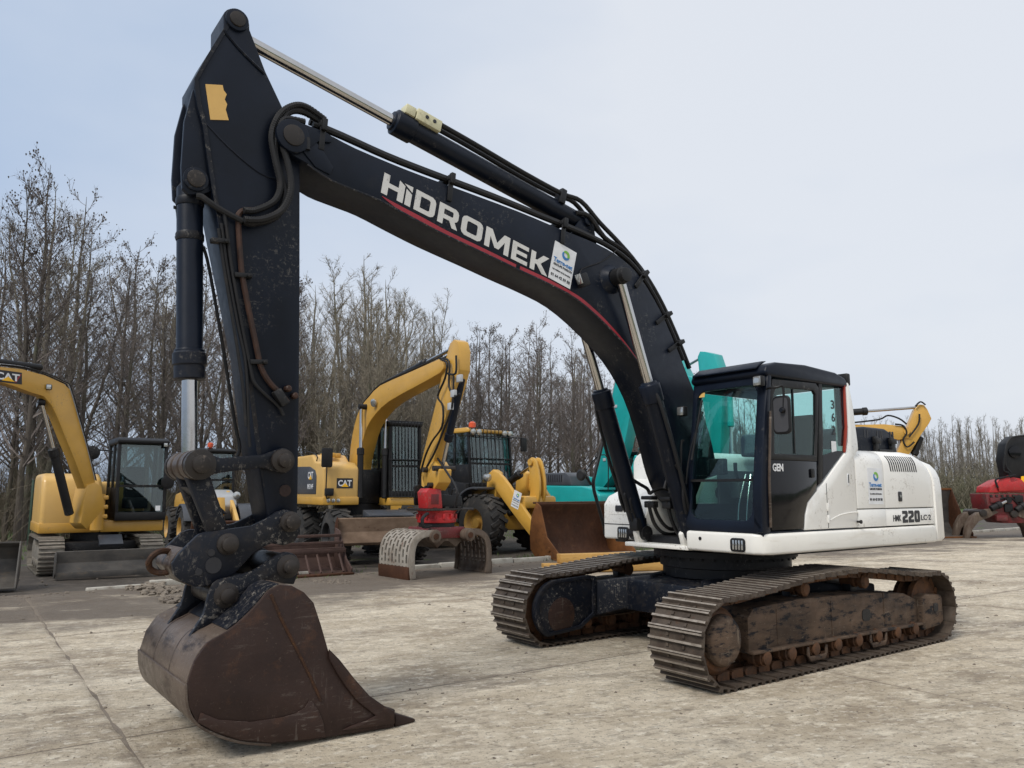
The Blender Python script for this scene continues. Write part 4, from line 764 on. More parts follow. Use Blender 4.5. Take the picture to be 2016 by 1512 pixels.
for sy in (1, -1):
    MB().prism(bk, sy * (BW - .025), sy * BW).build('bucket_side', M['bucket'], bucket, .006)
    # reinforcing cheek along the mouth and wear plate at the heel
    MB().prism(EX.sides([(646, 1277), (666, 1297), (696, 1335), (726, 1369), (755, 1389), (775, 1399), (775, 1424), (740, 1429), (700, 1434), (672, 1437), (690, 1428), (720, 1418), (738, 1408), (722, 1396), (700, 1378), (678, 1350), (660, 1322), (646, 1295)], BW), sy * (BW + .001), sy * (BW + .022)).build('side_cutter', M['bucket'], bucket, .008)
    hp = EX.sides([(389, 1414), (421, 1431), (472, 1448), (535, 1454), (600, 1448), (640, 1442), (636, 1415), (627, 1392), (614, 1372), (608, 1372), (599, 1386), (580, 1397), (556, 1404), (493, 1413), (429, 1408), (395, 1394)], BW); hp = [(a, b - drop) for a, b in hp]
    MB().prism(hp, sy * (BW + .001), sy * (BW + .010)).build('heel_plate', M['bucket'], bucket, .004)
MB().tube([Pn(u_, v_, BW + .0) for u_, v_ in ((533, 1170), (548, 1205), (562, 1235), (590, 1290), (612, 1335), (632, 1380))], .011, 6, 3).build('weld_seam', M['seamrust'], bucket)
tip = S(822, 1413, BW); base = S(776, 1411, BW)
for i in range(5):
    y = (BW - .06) - i * (2 * BW - .12) / 4
    MB().add([Vector((base[0] + .16, y - .055, .005)), Vector((base[0] + .16, y + .055, .005)), Vector((base[0] - .01, y + .05, .005)), Vector((base[0] - .01, y - .05, .005)), Vector((base[0] + .16, y - .055, .09)), Vector((base[0] + .16, y + .055, .09)), Vector((base[0] - .01, y + .05, .088)), Vector((base[0] - .01, y - .05, .088))],
             [(0, 1, 2, 3), (4, 5, 6, 7), (0, 1, 5, 4), (1, 2, 6, 5), (2, 3, 7, 6), (3, 0, 4, 7)]).build('tooth_adapter', M['bucket'], bucket, .01)
    MB().add([Vector((base[0] - .012, y - .058, .003)), Vector((base[0] - .012, y + .058, .003)), Vector((tip[0], y + .03, .003)), Vector((tip[0], y - .03, .003)), Vector((base[0] - .012, y - .058, .095)), Vector((base[0] - .012, y + .058, .095)), Vector((tip[0], y + .03, .022)), Vector((tip[0], y - .03, .022))],
             [(0, 1, 2, 3), (4, 5, 6, 7), (0, 1, 5, 4), (1, 2, 6, 5), (2, 3, 7, 6), (3, 0, 4, 7)]).build('tooth', M['bucket'], bucket, .008)
# ears, cross pieces and wear straps
ear = EX.sides([(404, 1195), (410, 1170), (421, 1148), (438, 1139), (455, 1136), (497, 1124), (531, 1102), (550, 1090), (566, 1087), (582, 1094), (588, 1112), (583, 1135), (577, 1150)], .30)
e0_ = ear[0]; ear = cm2(ear, 2) + [(a + .012, b - .012) for a, b in (bk[0], bk[25], bk[24], bk[23], bk[22])] + [(bk[21][0], bk[21][1] - .012), (bk[21][0] * .45 + bk[20][0] * .55, bk[21][1] * .45 + bk[20][1] * .55), (bk[21][0] * .6 + e0_[0] * .4 + .005, bk[21][1] * .7 + e0_[1] * .3), (e0_[0] + .012, bk[21][1] * .3 + e0_[1] * .7)]
for y0 in (.27, -.315):
    e_ = MB().prism(ear, y0, y0 + .045).build('bucket_ear', M['navyworn'], bucket, .010)
for u_, v_ in ((567, 1115), (445, 1172)):
    c_ = S(u_, v_, .31); MB().lathe((c_[0], -.38, c_[1]), (0, 1, 0), [(0, .03), (.01, .05), (.05, .05), (.06, .085), (.70, .085), (.71, .05), (.75, .05), (.76, .03)], 20).build('bucket_pin', M['pinmetal'], bucket)
tpc = cm2([bk[22], bk[23], bk[24], bk[25], bk[0]], 3); sgn_ = 1 if math.dist(strip(tpc, 0, .02)[len(tpc) * 3 // 2], mid) > math.dist(tpc[len(tpc) // 2], mid) else -1
for y0, y1 in ((-BW + .03, -.316), (-.269, .269), (.316, BW - .03)): MB().prism(strip(tpc, sgn_ * .0015, sgn_ * .008), y0, y1).build('painted_top', M['navyworn'], bucket)
lt = EX.sides([(392, 1285), (388, 1262), (402, 1225), (420, 1235), (440, 1240)], .30)
MB().prism(EX.sides([(407, 1250), (440, 1225), (480, 1200), (505, 1180), (530, 1160), (552, 1152), (530, 1178), (480, 1222), (430, 1255)], .3), .315, BW - .03).build('ear_gusset', M['navyworn'], bucket, .01)
for y0 in (.20, -.24):
    sb = cm2(bk[17:23], 3); MB().prism(strip(sb, 0, .018), y0, y0 + .02).build('wear_strap', M['bucket'], bucket)
hb = cm2(bk[14:20], 3); MB().prism(strip(hb, .002, -.016 if math.dist(strip(hb, 0, .02)[len(hb)], mid) < math.dist(hb[-1], mid) else .016), -BW, BW).build('heel_wear_plate', M['bucketshell'], bucket, .004)
# ---- arm cylinder on top of the boom
ac = ram((2.15, 0, 4.46), (tp[0] - .0, 0, tp[1] + .0), .61, .10, .052, 'arm_cylinder')
MB().prism([(2.0, 4.15), (2.05, 4.42), (2.15, 4.54), (2.26, 4.44), (2.42, 4.2)], -.10, -.07).prism([(2.0, 4.15), (2.05, 4.42), (2.15, 4.54), (2.26, 4.44), (2.42, 4.2)], .07, .10).cyl((2.15, -.13, 4.46), (2.15, .13, 4.46), .05).build('cylinder_lug', M['navy'], boom, .006)
hd = Vector((2.15, 0, 4.46)).lerp(Vector((tp[0], 0, tp[1])), .555); ar_ = Matrix.Rotation(-math.atan2(tp[1] - 4.46, tp[0] - 2.15), 3, 'Y')
MB().box(hd + ar_ @ Vector((-.10, .06, .12)), (.26, .12, .11), ar_).box(hd + ar_ @ Vector((.09, .05, .12)), (.10, .12, .09), ar_).build('valve_block', M['cream'], ac, .008)
for k_ in (-.05, .03): MB().cyl(hd + ar_ @ Vector((-.10 + k_, .118, .13)), hd + ar_ @ Vector((-.10 + k_, .125, .13)), .018, n=10).build('port', M['ink'], ac)
for y, z0 in ((.09, .15), (-.02, .17)):
    pts = [hd + ar_ @ Vector((-.2, y, z0)), hd + ar_ @ Vector((-.6, y, z0 - .0)), hd + ar_ @ Vector((-1.2, y, z0 - .01)), hd + ar_ @ Vector((-1.7, y, z0)), hd + ar_ @ Vector((-1.95, y + .02, z0 + .02)), Vector((2.0, y + .04, 4.47)), Vector((1.75, y + .06, 4.30)), Vector((1.5, y + .08, 4.10)), Vector((1.3, y + .08, 3.86))]
    MB().tube(pts, .024, 8, 4).build('hydraulic_pipe', M['rubber'], ac)
MB().box(hd + ar_ @ Vector((-1.72, .06, .12)), (.07, .12, .16), ar_).build('pipe_clamp', M['black'], ac, .01)
# ================================================================ machines parked behind
M['yellow'] = worn('machine_yellow', (.56, .315, .055, 1), .38, .10, .14, (.30, .2, .09, 1), 2.5, .08, (.2, .15, .08, 1), coat=.15, bumpy=.02)
M['yellowpale'] = worn('faded_yellow', (.62, .385, .115, 1), .42, .08, .18, (.36, .26, .13, 1), 2.2, coat=.1, bumpy=.02)
M['teal'] = worn('teal_paint', (.012, .34, .33, 1), .36, .12, .12, (.06, .16, .15, 1), 2.5, coat=.15, bumpy=.02)
M['tyre'] = worn('tyre_rubber', (.026, .025, .024, 1), .85, .3, .5, (.11, .095, .08, 1), 3)
M['rim'] = worn('ochre_rim', (.42, .24, .05, 1), .5, .15, .5, (.14, .10, .06, 1), 4)
M['greyhood'] = worn('grey_hood', (.055, .06, .07, 1), .4, .2, .2, (.12, .11, .1, 1), 3)
M['steelblade'] = rusty('blade_steel', (.06, .057, .054, 1), (.115, .105, .093, 1), (.14, .11, .08, 1), .55, 2, None, (.5, 1, 2))
M['rust2'] = rusty('brown_rust', (.045, .019, .010, 1), (.078, .033, .017, 1), (.12, .054, .024, 1), .75, 2.2)
M['bladetan'] = rusty('dusty_blade', (.13, .085, .055, 1), (.21, .145, .10, 1), (.085, .045, .027, 1), .7, 2.2, None, (.5, 1, 2))
M['rustorange'] = rusty('fresh_rust', (.11, .043, .014, 1), (.18, .072, .022, 1), (.06, .028, .014, 1), .8, 3)
M['cageglass'] = glass('cab_glass', (.66, .74, .74, 1), .07)
M['redpaint'] = worn('red_paint', (.42, .016, .018, 1), .45, .25, .42, (.10, .045, .035, 1), 3.5, .6, (.2, .17, .14, 1))
M['darkred'] = worn('dark_red_paint', (.14, .012, .014, 1), .5, .4, .6, (.05, .032, .026, 1), 3, .6, (.15, .12, .1, 1))
M['grabsteel'] = rusty('scuffed_grab_steel', (.22, .19, .155, 1), (.34, .31, .265, 1), (.13, .065, .04, 1), .6, 3.5, (.45, .43, .4, 1), (1, 1, .6))
M['grabbrown'] = rusty('brown_grab_steel', (.07, .045, .032, 1), (.14, .11, .085, 1), (.22, .18, .14, 1), .65, 3.5, None, (1, 1, .4))
M['gridbrown'] = rusty('grid_brown', (.055, .033, .028, 1), (.09, .055, .045, 1), (.035, .025, .02, 1), .7, 3)
M['lightgrey'] = worn('light_grey_paint', (.42, .43, .44, 1), .4, .08, .2, (.25, .22, .18, 1), 3)
M['dusty'] = rusty('dusty_track', (.13, .115, .095, 1), (.22, .20, .165, 1), (.08, .065, .05, 1), .8, 5)
def wheel(parent, c, r, w, axis=(0, 1, 0), rimr=.5, lugs=22, rimmat='rim', out=1):
    """tyre with chevron lugs, dished rim and hub: parts tyre > rim, hub"""
    c = Vector(c); a = Vector(axis).normalized(); q = c - a * (w / 2)
    m = MB().lathe(q, a, [(0, r * rimr * 1.02), (.02, r * .72), (w * .1, r * .92), (w * .2, r * .965), (w * .5, r * .97), (w * .8, r * .965), (w * .9, r * .92), (w - .02, r * .72), (w, r * rimr * 1.02), (w * .8, r * rimr * .98), (w * .2, r * rimr * .98), (0, r * rimr * 1.02)], 36, False)
    up = Vector((0, 0, 1)); f = a.cross(up).normalized(); rot0 = Matrix((f, a, up)).transposed()
    for i in range(lugs):
        t = 2 * math.pi * i / lugs
        for s_ in (-1, 1):
            tt = t + (math.pi / lugs if s_ > 0 else 0); d = f * math.cos(tt) + up * math.sin(tt); tg = -f * math.sin(tt) + up * math.cos(tt)
            tg2 = (tg + a * (.55 * s_)).normalized(); rr = Matrix((tg2, d.cross(tg2) * -1, d)).transposed()
            m.box(c + d * (r * .975) + a * (s_ * w * .24), (r * .13, w * .50, r * .07), rr)
    ty = m.build('tyre', M['tyre'], parent)
    MB().lathe(c + a * (out * (w / 2 + .004)), a * (-out), [(0, r * rimr * 1.04), (.012, r * rimr * .99), (.05, r * rimr * .92), (w * .30, r * rimr * .80), (w * .32, r * rimr * .34), (w * .16, r * rimr * .32), (w * .15, .001)], 28, False).build('rim', M[rimmat], ty)
    return ty
def tracks(root, xf, xr, r, yc, w, n, mat='shoe', sag=.0):
    P = [(xr + (xf - xr) * i / 20, 0) for i in range(21)] + [(xf + r * math.sin(R(a)), r - r * math.cos(R(a))) for a in range(12, 180, 12)] + [(xf + (xr - xf) * i / 12, 2 * r + sag * math.sin(math.pi * i / 12)) for i in range(13)] + [(xr - r * math.sin(R(a)), r - r * math.cos(R(a))) for a in range(168, 0, -12)]
    sp, ln = walk(P, n); me = shoe_mesh(ln / n, w, 'track_shoe', False); me.materials[0] = M[mat]
    for sy in (1, -1):
        m = MB().prism([(xf, .1), (xf, r * 1.35), (xr, r * 1.35), (xr, .1)], sy * yc - w * .3, sy * yc + w * .3)
        for x in (xf, xr): m.lathe((x, sy * yc - w * .32, r), (0, 1, 0), [(0, r * .5), (.02, r * .82), (w * .62, r * .82), (w * .64, r * .5)], 20)
        for i in range(5): m.cyl((xr + (xf - xr) * (i + .5) / 5, sy * yc - w * .36, .16), (xr + (xf - xr) * (i + .5) / 5, sy * yc + w * .36, .16), .09, n=12)
        t = m.build('track', M[mat if mat == 'dusty' else 'frame'], root, .008)
        for p, a in sp:
            o = bpy.data.objects.new('track_shoe', me); COL.objects.link(o); o.parent = t; o.location = (p.x, sy * yc, p.y); o.rotation_euler = (0, -a, 0)
def ram2(root, p0, p1, t, rb, rr, name, mat='black', par=None):
    p0, p1 = Vector(p0), Vector(p1); d = p1 - p0; h = p0 + d * t; ln = (h - p0).length
    b = MB().lathe(p0, d, [(0, rb * .7), (.02, rb), (ln - .18, rb), (ln - .17, rb * 1.2), (ln - .03, rb * 1.2), (ln, rb * .8)], 16).build(name, M[mat], root)
    MB().cyl(h, p1, rr, n=14).build('rod', M['chrome'], b); MB().cyl(p1 - Vector((0, .06, 0)), p1 + Vector((0, .06, 0)), rr * 1.7, n=12).build('rod_eye', M[mat], b)
    return b
def cage_cab(root, x0, x1, y0, y1, z0, z1, mat='black', bars=None, gl='cageglass', slope=.12, roofmat=None, name='cab'):
    """boxy cab: floor pan, four posts, roof, panes, optional guard bars on the front"""
    h = z1 - z0; c = MB().bx(x0, x1, y0, y1, z0, z0 + h * .10).build(name, M[mat], root, .02)
    for y in (y0 + .035, y1 - .035):
        MB().prism([(x1, z0), (x1 - slope, z1), (x1 - slope - .08, z1), (x1 - .08, z0)], y - .035, y + .035).build('front_post', M[mat], c, .012); MB().bx(x0, x0 + .09, y - .035, y + .035, z0, z1).build('rear_post', M[mat], c, .012)
        MB().bx((x0 + x1) / 2 - .08, (x0 + x1) / 2, y - .03, y + .03, z0, z1).build('door_post', M[mat], c, .01)
    MB().prism([(x1 - slope + .06, z1 - .12), (x1 - slope + .08, z1 - .03), (x1 - slope - .1, z1 + .03), (x0 + .05, z1 + .03), (x0 - .02, z1 - .04), (x0 - .02, z1 - .12)], y0 - .02, y1 + .02).build('cab_roof', M[roofmat or mat], c, .035)
    zs = z0 + h * .42; xs = x1 - slope * .42
    MB().slab([(x1 - .03, y0 + .07, z0 + .12), (x1 - .03, y1 - .07, z0 + .12), (xs - .03, y1 - .07, zs - .02), (xs - .03, y0 + .07, zs - .02)], (-.006, 0, 0)).build('lower_pane', M[gl], c, smooth=0)
    MB().slab([(xs - .03, y0 + .07, zs + .02), (xs - .03, y1 - .07, zs + .02), (x1 - slope - .03, y1 - .07, z1 - .1), (x1 - slope - .03, y0 + .07, z1 - .1)], (-.006, 0, 0)).build('windscreen_pane', M[gl], c, smooth=0)
    MB().bx(xs - .05, xs + .005, y0, y1, zs - .025, zs + .025).build('pane_bar', M[mat], c)
    for y in (y0 + .03, y1 - .03):
        MB().slab([(x0 + .08, y, z0 + h * .4), (x1 - slope * .4 - .09, y, z0 + h * .4), (x1 - slope - .09, y, z1 - .12), (x0 + .08, y, z1 - .12)], (0, .005, 0)).build('side_pane', M[gl], c, smooth=0)
        MB().bx(x0 + .05, x1 - .1, y - .02, y + .02, z0 + .05, z0 + h * .40).build('door_panel', M[mat], c, .01)
    MB().slab([(x0 + .03, y0 + .07, z0 + h * .45), (x0 + .03, y1 - .07, z0 + h * .45), (x0 + .03, y1 - .07, z1 - .12), (x0 + .03, y0 + .07, z1 - .12)], (.005, 0, 0)).build('rear_pane', M[gl], c, smooth=0)
    xm_ = (x0 + x1) / 2; ym = (y0 + y1) / 2
    MB().bx(xm_ - .3, xm_ + .15, ym - .24, ym + .24, z0 + .25, z0 + .5).prism([(xm_ - .15, z0 + .5), (xm_ - .28, z0 + 1.2), (xm_ - .4, z0 + 1.2), (xm_ - .3, z0 + .45)], ym - .22, ym + .22).build('seat', M['seat'], c, .04)
    if bars:
        for i in range(bars):
            y = y0 + (y1 - y0) * (i + .5) / bars; MB().tube([(x1 + .07, y, z0 + .05), (x1 + .05 - slope * .5, y, (z0 + z1) / 2), (x1 + .07 - slope, y, z1 + .0)], .011, 6, 1).build('guard_bar', M['black'], c)
        for z, k in ((z0 + .05, 0), ((z0 + z1) / 2, .5), (z1, 1)): MB().tube([(x1 + .07 - slope * k, y0 - .02, z), (x1 + .07 - slope * k, y1 + .02, z)], .016, 6, 1).build('guard_rail', M['black'], c)
    return c
# ---------------------------------------------------------------- small yellow tracked excavator at the left
MI = Frame(-9.25, 17.55, R(-54.5)); mi_ = thing('mini_excavator', 'small yellow tracked excavator with a wide grey dozer blade, at the left edge', 'excavator', MI)
tracks(mi_, 1.05, -1.05, .37, .93, .45, 34, 'dusty')
MB().bx(-.75, .75, -.72, .72, .30, .62).build('chassis', M['black'], mi_, .03); MB().cyl((0, 0, .60), (0, 0, .80), .48, n=28).build('slewing_ring', M['black'], mi_)
bl = MB().prism([(2.10, .02), (2.16, .10), (2.08, .30), (2.14, .52), (2.11, .53), (2.03, .30), (2.08, .02)], -.92, 1.25).build('dozer_blade', M['steelblade'], mi_, .008)
MB().bx(2.155, 2.175, -.92, 1.25, .01, .13).build('cutting_edge', M['steelblade'], bl, .004)
for y in (.45, -.45): MB().prism([(.6, .34), (.6, .48), (2.04, .36), (2.04, .22)], y - .05, y + .05).build('blade_arm', M['black'], bl, .01)
MB().prism([(1.5, .60), (1.2, .78), (1.15, .74), (1.45, .55)], -.10, .35).build('blade_cylinder_guard', M['greyhood'], bl, .01)
for y in (1.24, -.94): MB().prism([(2.14, .02), (2.20, .10), (2.17, .53), (2.0, .45), (2.0, .05)], y, y + .03).build('blade_end', M['steelblade'], bl, .005)
# house: rounded yellow body on the right-hand side, cab on the left
hs = MB().prism([(.55, .84), (.55, 1.55), (.40, 1.95), (.1, 2.06), (-1.2, 2.06), (-1.38, 1.9), (-1.42, .84)], -1.12, .02).build('house', M['yellowpale'], mi_, .09, 4)
MB().bx(-1.43, .56, -1.135, .02, .80, 1.02).build('house_skirt', M['yellow'], hs, .03)
MB().bx(-1.4, .6, .02, 1.28, .80, 1.05).build('cab_base', M['yellow'], mi_, .03)
MB().bx(-1.35, -.62, .0, 1.1, 1.05, 1.9).build('tail_body', M['yellowpale'], mi_, .08, 3)
mc = cage_cab(mi_, -.65, .72, .26, 1.30, 1.04, 2.84, 'black', None, 'cageglass', .14)
MB().tube([(.62, .16, 2.55), (.72, -.05, 2.56), (.74, -.20, 2.54)], .014).build('mirror_arm', M['black'], mi_); MB().lathe((.76, -.26, 2.50), (1, 0, 0), [(0, .15), (.03, .15), (.05, .1)], 20).build('mirror', M['black'], mi_)
MB().tube([(.7, 1.3, 2.05), (.78, 1.34, 2.0)], .014).build('mirror_arm', M['black'], mi_); MB().lathe((.78, 1.28, 1.88), (1, .3, 0), [(0, .15), (.03, .15), (.04, .1)], 16).build('mirror', M['black'], mi_)
lamp((.66, 1.22, 2.72), (1, 0), .09, mi_)
MB().slab([(.70, 1.08, 1.25), (.70, 1.18, 1.25), (.69, 1.18, 1.36), (.69, 1.08, 1.36)], (.004, 0, 0)).build('sticker', M['decal'], mc)
for z in (1.10, 1.30, 1.5): MB().bx(.55, .9, -.28, .10, z, z + .09).build('swing_bracket', M['yellow'], mi_, .02)
MB().cyl((.80, -.08, .86), (.80, -.08, 1.62), .13, n=20).build('swing_post', M['yellow'], mi_)
# boom swung to its right, on its own axis
MB_ = Frame(-8.62, 16.55, R(-116))
def carry(frame, root_fr, pts3):                                 # points in one frame expressed in the thing's own frame
    return [root_fr.loc(frame.o + frame.ex * p[0] + frame.ey * p[1] + Vector((0, 0, p[2]))) for p in pts3]
def prism_in(frame, root_fr, prof, y0, y1):
    n = len(prof); P = carry(frame, root_fr, [(p[0], y0, p[1]) for p in prof] + [(p[0], y1, p[1]) for p in prof])
    return MB().add(P, [tuple(range(n)), tuple(range(2 * n - 1, n - 1, -1))] + [(i, i + n, (i + 1) % n + n, (i + 1) % n) for i in range(n)])
bt = MB_.sides([(0, 722), (45, 727), (89, 739), (127, 756), (138, 767), (155, 825), (172, 884), (188, 950)], .13); bb = MB_.sides([(170, 968), (148, 908), (128, 860), (113, 822), (101, 797), (86, 780), (62, 773), (27, 760), (0, 752)], .13)
e0, e1 = bt[0], bb[-1]; ext = [(e1[0] + 1.6, e1[1] - .55), (e0[0] + 1.7, e0[1] - .35)]
mb = prism_in(MB_, MI, bt[::1] + bb + ext, -.13, .13).build('boom', M['yellow'], mi_, .012)
tw_ = [Vector(p) for p in carry(MB_, MI, [(a, .09, b + .04) for a, b in bt])]
for k_ in range(4): MB().tube([p + (tw_[0] - tw_[1]).normalized().cross(Vector((0, 0, 1))) * (.05 * k_ - .06) + Vector((0, 0, .012 * (k_ % 2))) for p in tw_], .013, 6, 3).build('hydraulic_pipe', M['lightgrey'] if k_ % 2 else M['rubber'], mb)
a_, b_ = carry(MB_, MI, [(bt[2][0], 0, bt[2][1] + .16), (bt[0][0] + 1.0, 0, bt[0][1] + .1)]); ram2(mi_, a_, b_, .8, .065, .035, 'arm_cylinder')
a_, b_ = carry(MB_, MI, [(*[MB_.side(137, 1014, .0)[0]], 0, MB_.side(137, 1014, 0)[1]), (MB_.side(82, 792, 0)[0], 0, MB_.side(82, 792, 0)[1])]); ram2(mi_, a_, b_, .60, .085, .042, 'boom_cylinder')
fp_ = carry(MB_, MI, [(MB_.side(165, 1000, .15)[0], .0, MB_.side(165, 1000, .15)[1])])[0]
prism_in(MB_, MI, MB_.sides([(188, 950), (200, 958), (205, 1000), (170, 1042), (158, 1030), (165, 985), (172, 955)], .17), -.18, .18).build('boom_bracket', M['yellow'], mi_, .015)
pq = MB_.sides([(0, 728), (42, 732), (28, 756), (0, 750)], .131)
def cat_side(fr, rf, px, y, root, plate):                         # badge laid on a boom's flank
    q = [Vector(p) for p in carry(fr, rf, [(fr.side(u_, v_, y)[0], y, fr.side(u_, v_, y)[1]) for u_, v_ in px])]; cat_plate(root, q[0], q[1] - q[0], q[2] - q[0], plate)
cat_side(MB_, MI, [(-14, 750), (43, 757), (-14, 726)], .132, mb, True)
q = [Vector(p) for p in carry(MB_, MI, [(*[MB_.side(u_, v_, .135)[0]], .135, MB_.side(u_, v_, .135)[1]) for u_, v_ in ((28, 752), (40, 737), (42, 737), (32, 753))])]; MB().slab(q, Vector((.002, .002, 0))).build('red_slash', M['red'], mb)
c_ = carry(MB_, MI, [(MB_.side(96, 762, .16)[0], .17, MB_.side(96, 762, .16)[1])])[0]; lamp(c_, (1, -.2), .10, mi_)
# its arm and bucket, coming down at the left edge of the picture
q0, q1 = carry(MB_, MI, [(ext[1][0] + .1, 0, ext[1][1] - .1), (ext[0][0] + .1, 0, 1.1)])
bkt = Frame(*at_depth(-14, 1100, 13.9).to_2d(), R(-62)); bx_ = MI.loc(Vector((bkt.o.x, bkt.o.y, .85)))
far_ = MI.loc(at_depth(-120, 960, 13.8)); MB().tube([q0, far_, bx_ + Vector((-.1, -.5, .1))], .13, 8, 1).build('arm', M['yellow'], mi_)
pr = [(.45, .02), (.25, .0), (-.1, .06), (-.3, .25), (-.34, .5), (-.2, .72), (.0, .80), (.0, .77), (-.17, .69), (-.30, .48), (-.26, .27), (-.08, .10), (.25, .035), (.45, .05)]
bb_ = prism_in(bkt, MI, pr, -.45, .40).build('bucket', M['steelblade'], mi_, .005)
for y in (-.47, .38): prism_in(bkt, MI, pr[:7], y, y + .025).build('bucket_side', M['steelblade'], bb_, .004)
# ---------------------------------------------------------------- small wheel loader, seen past the big arm
SL = Frame(-8.75, 23.3, R(-57)); sl_ = thing('compact_wheel_loader', 'small yellow wheel loader with orange beacon, half hidden behind the black arm', 'wheel loader', SL)
for x in (0, -2.1):
    for y in (.78, -.78): wheel(sl_, (x, y, .60), .60, .42, out=1 if y > 0 else -1, rimr=.55, lugs=18)
MB().bx(-2.9, .35, -.45, .45, .5, .85).build('chassis', M['black'], sl_, .03)
MB().prism([(-.95, .85), (-.95, 1.35), (-1.2, 1.75), (-3.0, 1.60), (-3.15, 1.4), (-3.15, .8)], -.62, .62).build('engine_hood', M['yellow'], sl_, .06)
MB().prism([(.0, .85), (.25, 1.25), (.1, 1.55), (-.5, 1.72), (-.9, 1.75), (-.9, .85)], -.55, .55).build('dash_hood', M['lightgrey'], sl_, .06)
cage_cab(sl_, -1.9, -.45, -.62, .62, 1.35, 2.95, 'black', None, 'cageglass', .18)
MB().lathe((-.7, -.1, 2.98), (0, 0, 1), [(0, .05), (.03, .05), (.04, .085), (.14, .085), (.17, .05)], 16).build('beacon', M['orange'], sl_)
for y in (.4, -.4):
    MB().prism([(-.5, 1.55), (-.35, 1.70), (.3, 1.35), (1.4, .55), (1.75, .35), (1.65, .2), (1.2, .4), (.2, 1.1)], y - .05, y + .05).build('lift_arm', M['yellowpale'], sl_, .015)
    MB().lathe((-.05 + .15, y * 1.35, 1.55), (1, 0, .1), [(0, .10), (.08, .11), (.10, .06)], 16).build('head_lamp', M['lens'], sl_)
    MB().prism(circ(0, .6, .72, 20, 160, 10) + circ(0, .6, .66, 160, 20, 10), y * 1.95 - .22, y * 1.95 + .22).build('mudguard', M['greyhood'], sl_, .01)
MB().prism([(-.1, .8), (.5, 1.5), (.62, 1.5), (.75, 1.1), (.3, .7)], -.1, .1).build('tilt_lever', M['yellow'], sl_, .015)
MB().prism([(1.7, .15), (2.4, .02), (2.45, .06), (1.85, .2), (1.72, .55), (1.8, .85), (1.72, .88), (1.6, .5)], -1.0, 1.0).build('bucket', M['rust2'], sl_, .01)
MB().tube([(-.5, -.65, 2.5), (-.42, -.95, 2.5)], .012).build('mirror_arm', M['black'], sl_); MB().prism(rrect(.22, .34, .04, 3, -1.05, 2.45), -.45, -.40, 'x').build('mirror', M['black'], sl_, .015)
# ---------------------------------------------------------------- wheeled excavator with the red grab
WX = Frame(-3.95, 20.2, R(-60)); wx = thing('wheeled_excavator', 'yellow wheeled excavator with barred cab, holding a red sorting grab', 'excavator', WX)
WC = R(5.5)                                                     # the chassis stands square to the kerb, the house is slewed a little
for x in (1.3, -1.3):
    for y in (.95, -.95):
        wheel(wx, (x, y, .63), .63, .5, out=1 if y > 0 else -1, rimr=.5, lugs=18, rimmat='black')
MB().bx(-1.9, 1.9, -.5, .5, .50, .85).build('chassis', M['black'], wx, .04); MB().bx(1.1, 1.5, -1.1, 1.1, .42, .62).bx(-1.5, -1.1, -1.1, 1.1, .42, .62).build('axle', M['black'], wx, .03); MB().cyl((0, 0, .85), (0, 0, 1.12), .58, n=28).build('slewing_ring', M['black'], wx)
dz = MB().prism([(2.30, .20), (2.36, .26), (2.24, .5), (2.30, .80), (2.26, .82), (2.17, .5), (2.26, .20)], -1.25, 1.25).build('dozer_blade', M['bladetan'], wx, .01)
MB().prism([(1.8, .82), (2.28, .83), (2.28, .87), (1.8, .98)], -.5, .6).build('blade_guard', M['greyhood'], wx, .01)
for y in (.5, -.5): MB().prism([(1.7, .5), (2.2, .42), (2.2, .58), (1.7, .68)], y - .06, y + .06).build('blade_arm', M['black'], dz, .01)
for y in (1.25, -1.28): MB().prism([(2.30, .18), (2.42, .26), (2.34, .84), (2.2, .7), (2.2, .25)], y, y + .03).build('blade_end', M['rust2'], dz, .005)
hw = MB().prism([(1.10, 1.15), (1.10, 1.98), (.85, 2.10), (.35, 2.14), (.05, 2.32), (-1.75, 2.32), (-1.95, 2.2), (-2.0, 1.15)], -1.25, -.36).build('house', M['yellowpale'], wx, .07, 3)
MB().bx(-1.98, 1.12, -1.26, -.36, 1.08, 1.28).build('house_skirt', M['yellow'], hw, .03)
MB().prism([(.55, 1.34), (.55, 1.78), (.42, 1.92), (-.05, 2.02), (-1.75, 2.06), (-1.75, 1.34)], -1.264, -1.235).build('side_grille', M['greyhood'], hw, .01)
for i in range(3): MB().lathe((1.125, -1.12 + .12 * i, 1.19), (1, 0, 0), [(0, .045), (.02, .045), (.025, .02)], 12).build('corner_lamp', M['lens'], hw)
cat_plate(hw, (1.103, -.92, 1.48), (0, .40, 0), (0, 0, .24)); cat_plate(hw, (-.20, -1.2645, 1.66), (.55, 0, 0), (0, 0, .28), False); put_text('M314F', (-.18, -1.2645, 1.46), (.50, 0, 0), (0, 0, .13), M['decal'], hw, .01)
MB().bx(-1.95, .6, -.36, .36, 1.1, 1.95).build('engine_deck', M['black'], wx, .03); MB().bx(-1.98, -.5, .36, 1.25, 1.1, 2.25).build('tail_body', M['yellowpale'], wx, .07)
MB().bx(-.5, 1.25, .36, 1.25, 1.06, 1.25).build('cab_base', M['yellow'], wx, .03)
cage_cab(wx, -.45, 1.20, .38, 1.25, 1.22, 3.15, 'black', 10, 'cageglass', .10)
MB().lathe((-.2, .8, 3.17), (0, 0, 1), [(0, .06), (.1, .06), (.13, .03)], 12).build('beacon', M['orange'], wx)
